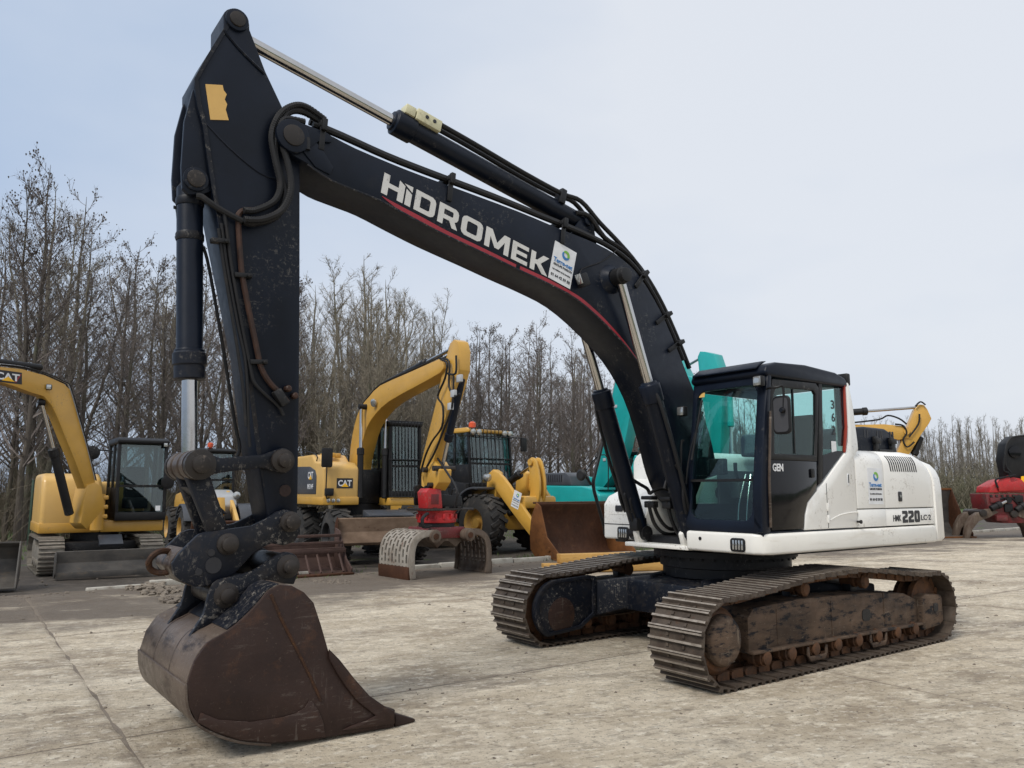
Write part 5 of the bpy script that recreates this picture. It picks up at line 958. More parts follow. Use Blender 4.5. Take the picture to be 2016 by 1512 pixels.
MB().tube([(1.12, -1.1, 1.25), (1.2, -1.2, 1.3), (1.2, -1.2, 2.0)], .015).build('mirror_arm', M['black'], wx); MB().prism(rrect(.26, .46, .04, 3, -1.2, 2.2), 1.16, 1.22, 'x').build('mirror', M['black'], wx, .02); MB().bx(1.12, 1.24, -1.22, -1.02, 1.3, 1.48).build('lamp_box', M['black'], wx, .02)
for x, y in ((.2, -.9), (.0, -.7), (-.3, -.95)): MB().bx(x, x + .18, y, y + .16, 2.25, 2.36).build('filler_cap', M['yellow'], wx, .02)
MB().tube([(.3, -1.2, 2.12), (.3, -1.2, 2.3), (-.9, -1.2, 2.45), (-.9, -1.2, 2.3)], .015).build('handrail', M['black'], wx)
for c_ in list(wx.children):
    if c_.name.split('.')[0] != 'tyre': c_.location.z += .27
W = -.19
wt = cm2(WX.sides([(686, 930), (690, 880), (698, 835), (709, 803), (727, 780), (748, 759), (801, 735), (850, 713), (868, 705)], W), 2); wb = cm2(WX.sides([(873, 720), (866, 734), (818, 761), (766, 790), (739, 815), (722, 842), (712, 876), (704, 912), (702, 945)], W), 2)
wbm = MB().prism(wt + wb, W, -W).build('boom', M['yellow'], wx, .012)
for k_, y in enumerate((-.15, -.05, .08)): MB().tube([(a - .02, y, b + .05) for a, b in wt[2::2]], .02, 6, 2).build('hydraulic_pipe', M['rubber'], wbm)
def Q(fr, u_, v_, y): a = fr.side(u_, v_, y); return Vector((a[0], y, a[1]))
ram2(wx, Q(WX, 755, 762, 0) + Vector((0, 0, .05)), Q(WX, 903, 680, 0), .62, .075, .04, 'arm_cylinder')
for y in (-.32, .32): ram2(wx, (1.05, y, 1.5), (Q(WX, 720, 800, W).x + .05, y, Q(WX, 720, 800, W).z - .02), .55, .075, .04, 'boom_cylinder'); MB().cyl((Q(WX, 720, 800, W).x + .05, y * .5, Q(WX, 720, 800, W).z - .02), (Q(WX, 720, 800, W).x + .05, y * 1.15, Q(WX, 720, 800, W).z - .02), .07, n=14).build('cylinder_pin', M['black'], wx)
c_ = Q(WX, 737, 793, W - .05); MB().lathe(c_, (.3, -1, -.3), [(0, .1), (.04, .1), (.05, .08)], 16).build('boom_lamp', M['lens'], wbm)
ap = WX.sides([(884, 676), (892, 668), (899, 672), (903, 690), (902, 728), (893, 762), (881, 802), (864, 858), (850, 915), (844, 945), (830, 945), (825, 920), (842, 850), (857, 790), (867, 742), (874, 712)], -.15)
wa = MB().prism(ap, -.13, .11).build('arm', M['yellow'], wx, .012)
ram2(wx, Q(WX, 905, 745, 0) + Vector((.1, 0, 0)), Q(WX, 866, 922, 0) + Vector((.1, 0, 0)), .7, .075, .04, 'bucket_cylinder', 'navy')
for pts, y in (([(870, 708), (880, 716), (876, 745), (862, 780), (872, 800), (870, 840), (850, 870), (835, 905), (822, 960)], -.22), ([(866, 706), (884, 712), (884, 760), (896, 780), (905, 775)], -.2), ([(893, 740), (890, 800), (872, 850), (856, 890), (840, 920)], -.2), ([(898, 700), (897, 735), (880, 735)], -.2), ([(860, 900), (880, 930), (900, 965), (895, 1000)], -.05)):
    MB().tube([Q(WX, u_, v_, y) for u_, v_ in pts], .022, 6, 4).build('hydraulic_hose', M['rubber'], wa)
for u_, v_ in ((893, 775), (887, 800), (905, 745)): MB().box(Q(WX, u_, v_, -.19), (.16, .07, .14)).build('valve_block', M['lightgrey'], wa, .01)
MB().prism(WX.sides([(824, 928), (838, 912), (852, 908), (862, 925), (860, 950), (850, 966), (835, 965)], -.17), -.14, .14).build('quick_coupler', M['yellow'], wx, .02)
for u_, v_ in ((836, 925), (856, 922), (846, 955)): c_ = WX.side(u_, v_, -.2); MB().cyl((c_[0], -.24, c_[1]), (c_[0], .24, c_[1]), .055, n=12).build('coupler_pin', M['pinmetal'], wx)
# the sorting grab
GR = Frame(-1.55, 16.25, R(40)); gc = lambda p: WX.loc(GR.o + GR.ex * p[0] + GR.ey * p[1] + Vector((0, 0, p[2])))
def gprism(prof, y0, y1): return prism_in(GR, WX, prof, y0, y1)
mdr = MB(); mdr.lathe(gc((0, 0, 1.04)), (0, 0, 1), [(0, .36), (.01, .40), (.10, .40), (.11, .385), (.22, .385), (.23, .41), (.25, .41)], 28)
for i_ in range(14): a_ = 2 * math.pi * i_ / 14; mdr.box(gc((.40 * math.cos(a_), .40 * math.sin(a_), 1.17)), (.05, .05, .10), Matrix.Rotation(a_, 3, 'Z'))
gb = mdr.build('sorting_grab', M['redpaint'], wx, .004)
MB().cyl(gc((0, 0, .96)), gc((0, 0, 1.04)), .37, n=24).build('rotator', M['black'], gb)
gprism([(-.52, 1.29), (-.52, 1.335), (.66, 1.335), (.66, 1.29)], -.40, .34).build('mount_plate', M['pinmetal'], gb, .006)
gprism([(-.10, 1.335), (-.10, 1.62), (.42, 1.58), (.46, 1.335)], -.30, .28).build('mount_block', M['black'], gb, .015)
for x_ in (-.3, .0, .3): gprism([(x_ - .05, 1.33), (x_ - .05, 1.37), (x_ + .05, 1.37), (x_ + .05, 1.33)], -.38, -.31).build('bolt_head', M['pinmetal'], gb, .006)
for y in (-.22, .18): gprism([(-.42, 1.40), (-.45, 1.78), (-.30, 1.82), (-.12, 1.72), (-.05, 1.50), (.18, 1.50), (.25, 1.72), (.38, 1.76), (.44, 1.6), (.44, 1.40)], y, y + .05).build('hanger_plate', M['black'], gb, .02)
gprism([(-.48, 1.337), (-.52, 1.66), (-.44, 1.74), (-.16, 1.72), (-.12, 1.337)], -.38, -.05).build('side_housing', M['redpaint'], gb, .012); gprism([(-.40, 1.42), (-.40, 1.62), (-.22, 1.62), (-.22, 1.42)], -.386, -.38).build('housing_cover', M['darkred'], gb, .002)
gprism([(-.36, .94), (-.40, .72), (-.22, .55), (-.05, .68), (.05, .68), (.24, .55), (.42, .72), (.38, .94)], -.36, .36).build('grab_frame', M['grabbrown'], gb, .02)
gprism([(-.42, .96), (-.46, .80), (-.38, .74), (.38, .74), (.46, .80), (.42, .96)], -.40, .40).build('frame_band', M['darkred'], gb, .012)
def shell(sgn, mat):
    cv = [(sgn * a, b) for a, b in cm2([(.34, .86), (.50, .92), (.72, .90), (.92, .76), (1.0, .52), (1.0, .2), (.97, .0)], 3)]; n = len(cv)
    ys = [-.52 + 1.04 * j / 8 for j in range(9)]; th = .03; m = MB()
    inn_ = strip(cv, 0, th * (1 if sgn < 0 else -1))[n:][::-1]
    # ribs across and bars round the shell leave long slots between them
    for j, y in enumerate(ys): m2 = cv + inn_[::-1]; P = gprism(m2, y - .035, y + .035); P.bm.verts.ensure_lookup_table(); m.add([v.co.copy() for v in P.bm.verts], [tuple(v.index for v in f.verts) for f in P.bm.faces]) if P.bm.verts.index_update() is None else 0; P.bm.free()
    for i in list(range(0, n - 1, 2)) + [n - 4, n - 3, n - 2]:
        for j in range(8):
            off = (j % 2) and i < n - 5
            i0 = min(i + (1 if off else 0), n - 2)
            a, b, c, d = cv[i0], cv[min(i0 + 1, n - 1)], inn_[min(i0 + 1, n - 1)], inn_[i0]
            if i < 4 or i >= n - 4: pass
            a2 = ((a[0] * .5 + b[0] * .5), (a[1] * .5 + b[1] * .5)) if 4 <= i < n - 4 else b; c2 = ((c[0] * .5 + d[0] * .5), (c[1] * .5 + d[1] * .5)) if 4 <= i < n - 4 else c
            y0, y1 = ys[j] + .03, ys[j + 1] - .03
            P = [gc((q_[0], y_, q_[1])) for y_ in (y0, y1) for q_ in (a, a2, c2, d)]
            m.add(P, [(0, 1, 2, 3), (7, 6, 5, 4), (0, 4, 5, 1), (1, 5, 6, 2), (2, 6, 7, 3), (3, 7, 4, 0)])
    s_ = m.build('grab_shell', M[mat], gb, smooth=40)
    for y in (-.56, .53): gprism(cv + strip(cv, 0, .13 * (1 if sgn < 0 else -1))[n:], y, y + .03).build('shell_side', M[mat], gb, .005)
    for y in (-.60, .40): MB().cyl(gc((sgn * .42, y, .80)), gc((sgn * .42, y + .20, .80)), .13, n=18).build('shell_hinge', M['grabbrown'], gb, .01); MB().cyl(gc((sgn * .42, y - .02, .80)), gc((sgn * .42, y, .80)), .06, n=12).build('hinge_pin', M['rust2'], gb)
    gprism([(sgn * .95, .0), (sgn * 1.02, .0), (sgn * 1.03, .24), (sgn * .99, .24)], -.55, .55).build('shell_edge', M['rust2'] if sgn < 0 else M['grabbrown'], gb, .005)
shell(-1, 'grabsteel'); shell(1, 'grabbrown')
for y in (-.4, -.44): MB().tube([gc((-.5, y, 1.25)), gc((-.62, y, 1.15)), gc((-.60, y, .98)), gc((-.42, y, 1.0))], .025, 6, 4).build('hydraulic_hose', M['rubber'], gb)
# ---------------------------------------------------------------- skeleton bucket on the ground
GB = Frame(-4.25, 16.15, R(-54)); gbk = thing('skeleton_bucket', 'brown slatted sorting bucket lying on the kerb in front of wheeled excavator', 'bucket', GB)
o = MB().prism([(.42, .0), (.46, .02), (-.25, .10), (-.40, .3), (-.38, .62), (-.43, .62), (-.45, .28), (-.28, .04)], -.85, .85).build('bucket_back', M['gridbrown'], gbk, .01)
for y in (.85, -.88): MB().prism([(.45, .0), (.48, .12), (.18, .30), (-.2, .86), (-.40, .90), (-.45, .28), (-.28, .04)], y, y + .035).build('bucket_side', M['gridbrown'], gbk, .006)
for z, x in ((.62, .03), (.50, .12), (.76, -.10)): MB().box((x, 0, z), (.07, 1.70, .06)).build('cross_bar', M['gridbrown'], gbk, .008)
for i in range(7): MB().tube([(.06, -.72 + .24 * i, .50), (.22, -.72 + .24 * i, .3), (.40, -.72 + .24 * i, .06)], .022, 6, 3).build('slat', M['gridbrown'], gbk)
MB().bx(.36, .56, -.88, .88, .0, .045).build('cutting_edge', M['rust2'], gbk, .008); MB().bx(.1, .16, -.87, .87, .42, .50).build('cross_bar', M['gridbrown'], gbk, .008)
# ---------------------------------------------------------------- large yellow wheel loader with the rusty bucket
WL = Frame(-.08, 22.75, R(-49)); wl_o = thing('wheel_loader', 'big yellow wheel loader with barred black cab and rusty wide bucket', 'wheel loader', WL)
for x in (0, -3.1):
    for y in (1.02, -1.02): wheel(wl_o, (x, y, .80), .80, .60, out=1 if y > 0 else -1, rimr=.5, lugs=20)
MB().bx(-4.6, .5, -.55, .55, .6, 1.1).build('chassis', M['yellow'], wl_o, .05); MB().bx(-.2, .25, -.85, .85, .65, .95).bx(-3.3, -2.9, -.85, .85, .65, .95).build('axle', M['black'], wl_o, .03)
MB().prism([(-2.6, 1.1), (-2.6, 2.15), (-3.0, 2.25), (-4.7, 2.1), (-4.9, 1.9), (-4.9, .9), (-4.3, .9)], -.95, .95).build('engine_hood', M['yellow'], wl_o, .08)
MB().prism([(-.85, 1.0), (-.85, 1.9), (-2.7, 2.1), (-2.7, 1.0)], -.95, .95).build('cab_base', M['black'], wl_o, .04)
wc = cage_cab(wl_o, -2.35, -.75, -.82, .82, 1.75, 3.52, 'black', 11, 'cageglass', .16, 'yellow')
MB().lathe((-1.5, -.2, 3.55), (0, 0, 1), [(0, .05), (.06, .05), (.07, .11), (.19, .11), (.24, .05)], 16).build('beacon', M['orange'], wl_o)
for y in (-.72, -.50, .50, .72): MB().lathe((-.83, y, 3.42), (1, 0, -.1), [(0, .08), (.06, .09), (.08, .05)], 14).build('roof_lamp', M['lens'], wc)
for sy in (1, -1):
    MB().prism(circ(0, .80, 1.0, 80, 175, 10) + circ(0, .80, .94, 175, 80, 10), sy * 1.02 - .33, sy * 1.02 + .33).build('mudguard', M['greyhood'], wl_o, .01)
    MB().prism([(-.25, 1.45), (-.2, 2.15), (.05, 2.3), (.25, 2.2), (.2, 1.5)], sy * .55 - .12, sy * .55 + .12).build('tower', M['yellow'], wl_o, .03)
    MB().prism(cm2([(-.15, 2.02), (.0, 2.22), (.30, 2.20), (.75, 1.85), (1.4, 1.18), (2.05, .60), (2.28, .52)], 2) + cm2([(2.25, .30), (1.9, .32), (1.2, .85), (.5, 1.45), (.1, 1.8), (-.1, 1.85)], 2), sy * .62 - .06, sy * .62 + .06).build('lift_arm', M['yellow'], wl_o, .02)
    MB().tube([(-.1, sy * .85, 2.0), (.05, sy * .92, 2.05)], .03).build('lamp_bracket', M['yellow'], wl_o); MB().lathe((.02, sy * .95, 2.08), (1, 0, -.15), [(0, .06), (.08, .11), (.20, .11), (.23, .06)], 16).build('head_lamp', M['lens'], wl_o)
    ram2(wl_o, (-.2, sy * .42, .95), (1.15, sy * .42, 1.2), .6, .08, .045, 'lift_cylinder')
MB().prism([(.55, 1.25), (.55, 1.55), (1.35, 1.55), (1.35, 1.2)], -.6, .6).build('cross_tube', M['yellow'], wl_o, .08)
for y in (-.14, .06): MB().prism(cm2([(.95, 2.52), (1.10, 2.62), (1.28, 2.5), (1.42, 2.0), (1.40, 1.5), (1.2, .95), (1.35, .62)], 2) + [(1.15, .60), (.98, .95), (1.02, 1.5), (1.08, 1.9)], y, y + .08).build('tilt_lever', M['yellow'], wl_o, .015)
for z, x in ((2.48, 1.10), (1.45, 1.22)): MB().cyl((x, -.2, z), (x, .2, z), .09, n=16).build('lever_pin', M['yellow'], wl_o)
ram2(wl_o, (-.2, 0, 1.85), (1.08, 0, 2.46), .55, .10, .055, 'tilt_cylinder')
p_ = (.62, -.684, 1.60); rental_sticker(wl_o, (.86, -.684, 1.28), (.30, 0, -.10), (.16, 0, .44)); put_text('60', (1.62, -.684, .66), (.10, 0, -.06), (.06, 0, .14), M['catyellow2'], wl_o, .02)
MB().tube([(-.75, 1.0, 1.6), (-.45, 1.0, 1.6), (-.45, 1.0, 2.5)], .02).build('handrail', M['black'], wl_o); MB().tube([(-.85, -.9, 3.3), (-.7, 1.15, 3.3)], .015).build('mirror_arm', M['black'], wl_o); MB().prism(rrect(.22, .42, .05, 3, 1.2, 3.1), -.75, -.68, 'x').build('mirror', M['black'], wl_o, .02)
bpf = [(3.42, .02), (3.0, .0), (2.55, .03), (2.38, .22), (2.35, .65), (2.42, 1.05), (2.60, 1.38)]
bl_ = MB().prism(cm2(bpf, 3) + strip(cm2(bpf, 3), 0, -.045)[len(cm2(bpf, 3)):], -1.28, 1.48).build('bucket', M['rust2'], wl_o, .008)
for y in (-1.33, 1.48): MB().prism([(3.42, .02), (3.40, .14), (2.95, .55), (2.72, 1.30), (2.58, 1.40), (2.40, 1.05), (2.33, .65), (2.36, .22), (2.55, .02)], y, y + .05).build('bucket_side', M['rustorange'], bl_, .012)
MB().bx(3.2, 3.55, -1.35, 1.55, -.002, .035).build('cutting_edge', M['rustorange'], bl_, .01); MB().bx(2.42, 2.62, -1.3, 1.5, 1.36, 1.41).build('spill_rim', M['rust2'], bl_, .01)
MB().lathe((3.05, -1.36, .25), (0, 1, 0), [(0, .05), (.06, .07), (.1, .07)], 6).build('bolt_head', M['rustorange'], bl_)
for y in (-.62, .62): MB().prism([(2.36, .25), (2.36, .75), (2.05, .62), (2.0, .36)], y - .12, y + .12).build('bucket_bracket', M['rust2'], bl_, .02)
# ---------------------------------------------------------------- teal excavator
TE = Frame(3.35, 27.3, R(-54.5)); te = thing('teal_excavator', 'teal tracked excavator parked behind, seen past the black boom', 'excavator', TE)
tracks(te, 1.7, -1.7, .42, 1.2, .6, 34)
MB().bx(-1.1, 1.1, -.9, .9, .4, .9).build('chassis', M['black'], te, .04); MB().cyl((0, 0, .9), (0, 0, 1.1), .7, n=28).build('slewing_ring', M['black'], te)
MB().bx(-2.2, 1.0, -1.35, 1.35, 1.08, 1.25).build('deck', M['black'], te, .02)
MB().prism([(1.1, 1.12), (1.1, 1.55), (.8, 1.75), (.2, 1.85), (-2.6, 1.9), (-2.7, 1.12)], -1.4, -.55).build('house', M['teal'], te, .06, 3)
MB().prism([(-.35, 1.86), (-.45, 2.2), (-.7, 2.32), (-2.5, 2.32), (-2.6, 1.88)], -1.38, -.45).build('engine_hood', M['greyhood'], te, .06)
for i in range(7): MB().bx(-.9 - i * .12, -.85 - i * .12, -1.39, -1.37, 2.0, 2.24).build('vent_slot', M['ink'], te)
MB().bx(.25, 1.0, -1.30, -.6, 1.72, 1.80).build('step_plate', M['teal'], te, .01); MB().bx(1.098, 1.11, -.85, -.68, 1.2, 1.28).build('front_step', M['ink'], te)
MB().prism([(-2.4, 1.1), (-2.95, 1.15), (-3.0, 2.0), (-2.6, 2.25), (-2.4, 2.25)], -1.38, 1.38).build('counterweight', M['teal'], te, .08)
MB().bx(-2.4, -.6, .4, 1.38, 1.12, 2.2).build('tail_body', M['teal'], te, .06)
cage_cab(te, -.5, 1.3, .42, 1.38, 1.2, 3.0, 'black', 9, 'cageglass', .12)
for y in (.5, .75, 1.0, 1.25): MB().bx(1.05, 1.15, y - .07, y + .07, 3.05, 3.16).build('roof_lamp', M['lens'], te, .01)
MB().tube([(1.4, -1.3, 1.7), (1.4, -1.3, 2.75), (.9, -1.3, 2.8), (.3, -1.3, 2.35)], .018).build('handrail', M['black'], te)
tY = -.28
tt = cm2(TE.sides([(1163, 955), (1180, 900), (1192, 840), (1205, 780), (1216, 735), (1238, 700), (1275, 672), (1320, 655)], tY), 3); tb_ = cm2(TE.sides([(1325, 700), (1290, 715), (1262, 745), (1245, 790), (1236, 840), (1222, 900), (1195, 950), (1180, 965)], tY), 3)
tip_ = (4.35, 5.35); tt = [p for p in tt if p[0] < 3.2] + [(3.9, 5.25), (4.45, 5.05)]; tb_ = [(4.4, 4.75), (3.8, 4.65)] + [p for p in tb_ if p[0] < 3.3]
tbm = MB().prism(tt + tb_, tY, .16).build('boom', M['teal'], te, .015)
for k_ in range(5): MB().tube([(a - .03 + .01 * k_, tY + .04 + .05 * k_, b + .05 + .03 * (k_ % 2)) for a, b in tt[1:-3:2]], .018, 6, 2).build('hydraulic_pipe', M['teal'] if k_ % 2 else M['lightgrey'], tbm)
for y in (-.40, .40): b_ = ram2(te, (1.15, y, 1.3), (2.35, y, 3.75), .62, .10, .05, 'boom_cylinder', 'teal'); MB().tube([(1.2, y - .14, 1.5), (1.2, y - .16, 1.95), (1.3, y - .14, 2.1), (1.5, y - .1, 2.1)], .03, 6, 3).build('hydraulic_hose', M['rubber'], b_)
tpx = TE.side(1388, 700, -.2)
ta = MB().prism([(tpx[0] - .30, tpx[1] + .0), (tpx[0] - .2, tpx[1] + .16), (tpx[0] + .0, tpx[1] + .12), (tpx[0] + .34, tpx[1] + .0), (tpx[0] + .62, tpx[1] - .8), (tpx[0] + .58, tpx[1] - 1.4), (tpx[0] + .42, tpx[1] - 3.3), (tpx[0] + .10, tpx[1] - 3.35), (tpx[0] - .12, tpx[1] - 1.6), (tpx[0] - .22, tpx[1] - .9)], -.2, .2).build('arm', M['teal'], te, .02)
ram2(te, (2.3, 0, 5.15), (tpx[0] - .15, 0, tpx[1] + .05), .5, .1, .04, 'arm_cylinder')
for u_, v_ in ((1190, 905), (1200, 860), (1212, 800)): MB().box(Q(TE, u_, v_, tY - .01), (.14, .03, .10)).build('pipe_clamp', M['lightgrey'], tbm, .005)
ram2(te, (tpx[0] + .72, 0, tpx[1] - .9), (tpx[0] + .70, 0, tpx[1] - 3.1), .6, .085, .05, 'bucket_cylinder', 'teal')
MB().prism([(tpx[0] + .05, tpx[1] - 3.2), (tpx[0] + .9, tpx[1] - 3.1), (tpx[0] + 1.0, tpx[1] - 3.9), (tpx[0] + .4, tpx[1] - 4.6), (tpx[0] - .3, tpx[1] - 4.5)], -.55, .55).build('bucket', M['steelblade'], te, .03)
# ---------------------------------------------------------------- yellow excavator behind the white house
YE = Frame(9.9, 28.6, R(-12)); ye = thing('yellow_excavator', 'yellow tracked excavator with folded boom, behind the white rear of the black excavator', 'excavator', YE)
tracks(ye, 1.7, -1.7, .42, 1.2, .6, 34)
MB().bx(-1.1, 1.1, -.9, .9, .4, .9).build('chassis', M['black'], ye, .04); MB().cyl((0, 0, .9), (0, 0, 1.1), .7, n=24).build('slewing_ring', M['black'], ye)
MB().prism([(1.4, 1.1), (1.4, 1.7), (.9, 1.95), (-2.4, 2.2), (-2.8, 2.1), (-2.85, 1.15)], -1.4, .38).build('house', M['yellow'], ye, .06, 3); MB().bx(-2.6, -.6, .4, 1.4, 1.1, 2.1).build('tail_body', M['yellow'], ye, .06); MB().bx(-.55, 1.35, .4, 1.4, 1.08, 1.22).build('cab_base', M['black'], ye, .02)
cage_cab(ye, -.5, 1.3, .42, 1.38, 1.2, 3.0, 'black', None, 'cageglass', .12)
yY = -.26
yt = YE.sides([(1660, 835), (1700, 836), (1740, 835), (1780, 839), (1793, 848)], yY); yb = YE.sides([(1790, 862), (1770, 866), (1730, 858), (1690, 856), (1660, 860)], yY)
ybm = MB().prism([(.2, 1.7), (.1, 2.1), (.8, 3.0), (1.6, 3.75)] + yt + yb + [(1.9, 3.2), (1.2, 2.5), (.6, 1.7)], yY, -yY).build('boom', M['yellow'], ye, .015)
ya = MB().prism(YE.sides([(1802, 806), (1810, 796), (1819, 797), (1826, 806), (1834, 824), (1829, 834), (1812, 858), (1790, 895), (1772, 925), (1750, 925), (1766, 895), (1776, 865), (1786, 845)], -.2), -.2, .2).build('arm', M['yellow'], ye, .015)
ram2(ye, Q(YE, 1660, 813, 0), Q(YE, 1808, 802, 0), .33, .12, .05, 'arm_cylinder'); ram2(ye, Q(YE, 1813, 860, 0), Q(YE, 1790, 920, 0), .6, .11, .05, 'bucket_cylinder')
for pts in ([(1762, 835), (1778, 838), (1785, 852), (1778, 866), (1786, 880), (1800, 870)], [(1680, 832), (1730, 826), (1748, 818), (1770, 824), (1785, 835)], [(1802, 800), (1812, 791), (1822, 797)], [(1810, 815), (1808, 835), (1790, 860)]): MB().tube([Q(YE, u_, v_, -.3) for u_, v_ in pts], .03, 6, 4).build('hydraulic_hose', M['rubber'], ya)
c_ = YE.side(1785, 850, -.27); MB().cyl((c_[0], -.3, c_[1]), (c_[0], .3, c_[1]), .1, n=14).build('boom_pin', M['yellow'], ya)
MB().prism([(3.6, 1.0), (4.4, 1.2), (4.7, .5), (4.2, .02), (3.4, .05), (3.2, .5)], -.55, .55).build('bucket', M['steelblade'], ye, .03)
# ---------------------------------------------------------------- right edge: grab on a black arm, rusty bucket
RG = Frame(18.4, 29.0, R(0)); rg = thing('demolition_grab', 'dark red demolition grab with curved brown claws on a black arm', 'grab', RG)
f_ = lambda pts, y=-.5: RG.sides(pts, y)
MB().prism(f_([(1946, 1005), (1940, 972), (2075, 972), (2066, 1008), (2040, 1030), (1975, 1030)]), -.5, .5).build('grab_frame', M['darkred'], rg, .03)
MB().prism(f_([(1950, 970), (1952, 958), (1975, 945), (2000, 940), (2030, 945), (2060, 960), (2062, 970)]), -.42, .42).build('rotator', M['redpaint'], rg, .03)
for y in (-.5, .2):
    MB().prism(f_([(1965, 1008), (1948, 1001), (1930, 1006), (1914, 1016), (1904, 1034), (1901, 1060), (1908, 1061), (1914, 1042), (1926, 1026), (1948, 1018)]), y - .05, y + .22).build('claw', M['grabbrown'], rg, .02)
    MB().prism(f_([(1990, 1008), (2007, 1001), (2026, 1006), (2042, 1016), (2050, 1034), (2053, 1060), (2046, 1061), (2040, 1042), (2028, 1026), (2007, 1018)]), y - .05, y + .22).build('claw', M['grabbrown'], rg, .02)
for u_, v_ in ((1933, 1010), (1994, 1012)): c_ = f_([(u_, v_)])[0]; MB().cyl((c_[0], -.62, c_[1]), (c_[0], .5, c_[1]), .13, n=16).build('claw_pin', M['pinmetal'], rg, .01)
MB().prism(f_([(1988, 960), (1984, 925), (1979, 905), (1984, 872), (1998, 858), (2016, 856), (2060, 850), (2070, 900), (2030, 960)], -.3), -.3, .3).build('arm', M['black'], rg, .04)
for pts in ([(2016, 858), (1992, 862), (1981, 880), (1980, 915), (1990, 930)], [(1978, 895), (1976, 925), (1986, 930)], [(1960, 985), (1990, 980), (2010, 1000)], [(1965, 960), (1960, 945), (1975, 940), (2000, 935)]): MB().tube([Q(RG, u_, v_, -.52) for u_, v_ in pts], .035, 6, 4).build('hydraulic_hose', M['rubber'], rg)
for u_, v_, w_, h_ in ((1958, 985, .35, .18), (1985, 1000, .3, .3), (2005, 982, .3, .25), (1972, 1020, .4, .2)): MB().box(Q(RG, u_, v_, -.52), (w_, .10, h_)).build('bolted_plate', M['black'] if w_ == .3 else M['darkred'], rg, .02)
for u0_, v0_, u1_, v1_ in ((1950, 1002, 1985, 985), (2000, 1005, 2030, 985)): ram2(rg, Q(RG, u0_, v0_, -.58), Q(RG, u1_, v1_, -.58), .6, .11, .06, 'claw_cylinder')
MB().prism(f_([(1962, 955), (1968, 940), (1985, 935), (1990, 950), (2010, 944), (2020, 955), (2016, 966), (1966, 968)], -.45), -.5, -.44).build('swivel_bracket', M['redpaint'], rg, .03)
for k_ in range(6): c_ = Q(RG, 1950 + 11 * k_, 976, -.5); MB().cyl(c_, c_ + Vector((0, -.06, 0)), .045, n=6).build('bolt_head', M['pinmetal'], rg)
c_ = Q(RG, 1996, 890, -.3); MB().lathe(c_, (0, -1, 0), [(0, .22), (.08, .22), (.1, .1)], 18).build('arm_boss', M['gloss'], rg)
MB().prism(f_([(2010, 938), (2024, 936), (2024, 952), (2010, 952)], -.44), -.46, -.44).build('yellow_label', M['catyellow2'], rg)
RB = Frame(16.0, 29.4, R(-75)); rb = thing('loader_bucket', 'rusty brown loader bucket standing behind the white counterweight', 'bucket', RB)
MB().prism([(.6, .02), (.1, .0), (-.3, .1), (-.5, .5), (-.45, 1.3), (-.3, 1.75), (-.24, 1.72), (-.38, 1.3), (-.43, .5), (-.25, .16), (.1, .06), (.6, .06)], -1.3, .75).build('bucket_shell', M['steelblade'], rb, .01)
for y in (-1.34, .72): MB().prism([(.62, .0), (.64, .15), (.2, .8), (-.2, 1.76), (-.34, 1.76), (-.48, 1.3), (-.53, .5), (-.32, .08), (.1, -.01)], y, y + .04).build('bucket_side', M['rust2'], rb, .008)
MB().bx(.5, .78, -1.35, .76, .0, .05).build('cutting_edge', M['rustorange'], rb, .01); MB().bx(-.36, -.2, -1.33, .75, 1.72, 1.8).build('rim', M['rustorange'], rb, .01)
RK = Frame(15.9, 31.5, R(-60)); rk = thing('red_implement', 'red painted implement frame showing just behind the white counterweight', 'implement', RK)
MB().prism([(-.6, .1), (-.7, 1.6), (-.4, 2.0), (.1, 2.05), (.5, 1.2), (.6, .1)], -.5, .5).build('body', M['redpaint'], rk, .04); MB().bx(-.5, .5, -.9, .9, .0, .2).build('foot', M['darkred'], rk, .02); MB().tube([(.1, -.3, 2.0), (.3, -.3, 2.25), (.9, -.3, 2.28)], .03).build('hose_rail', M['lightgrey'], rk)
# timber mats
for k_, (u0, v0, z0, l_) in enumerate(((1.2, 16.9, .10, 3.4), (1.5, 17.25, .10, 3.1), (1.3, 17.05, .29, 3.0))):
    M.setdefault('timber', rusty('yellow_timber', (.40, .22, .06, 1), (.52, .31, .10, 1), (.26, .14, .05, 1), .7, 3, None, (.4, 3, 3)))
    o = MB().box((0, 0, 0), (l_, .24, .18)).build('timber_beam', M['timber'], None, .01); o.location = (u0 + 1.1, v0, z0); o.rotation_euler = (0, 0, R(12 + 3 * k_))
    tag(o, ('yellow timber beam on the ground, nearest the track', 'yellow timber beam on the ground, behind the nearest one', 'topmost yellow timber beam of the small stack behind the track')[k_], 'timber', 'timber beams behind the far track')
# ================================================================ trees
def bark(name, a, b, g=None):
    t = NT(name); k = t.mix(t.ramp(t.noise(1.3, 6, .65, (3, 3, .6)), .35, .65), a, b)
    if g: k = t.mix(t.ramp(t.noise(.7, 6, .7), .52, .66), k, g)
    k = t.mix(t.math('MULTIPLY', t.oi.outputs['Random'], .35), k, tuple(x * .6 for x in b[:3]) + (1,))
    return t.set(Base_Color=k, Roughness=.9)
M['bark'] = bark('grey_bark', (.062, .051, .041, 1), (.115, .096, .078, 1), (.078, .08, .044, 1))
M['twig'] = bark('brown_twigs', (.115, .096, .086, 1), (.175, .148, .132, 1))
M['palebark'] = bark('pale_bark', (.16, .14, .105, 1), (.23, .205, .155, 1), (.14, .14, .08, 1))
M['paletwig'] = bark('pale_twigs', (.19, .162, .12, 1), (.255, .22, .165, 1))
M['poplar'] = bark('poplar_bark', (.15, .137, .115, 1), (.22, .20, .17, 1)); M['poplartwig'] = bark('poplar_twigs', (.20, .177, .15, 1), (.27, .243, .205, 1))
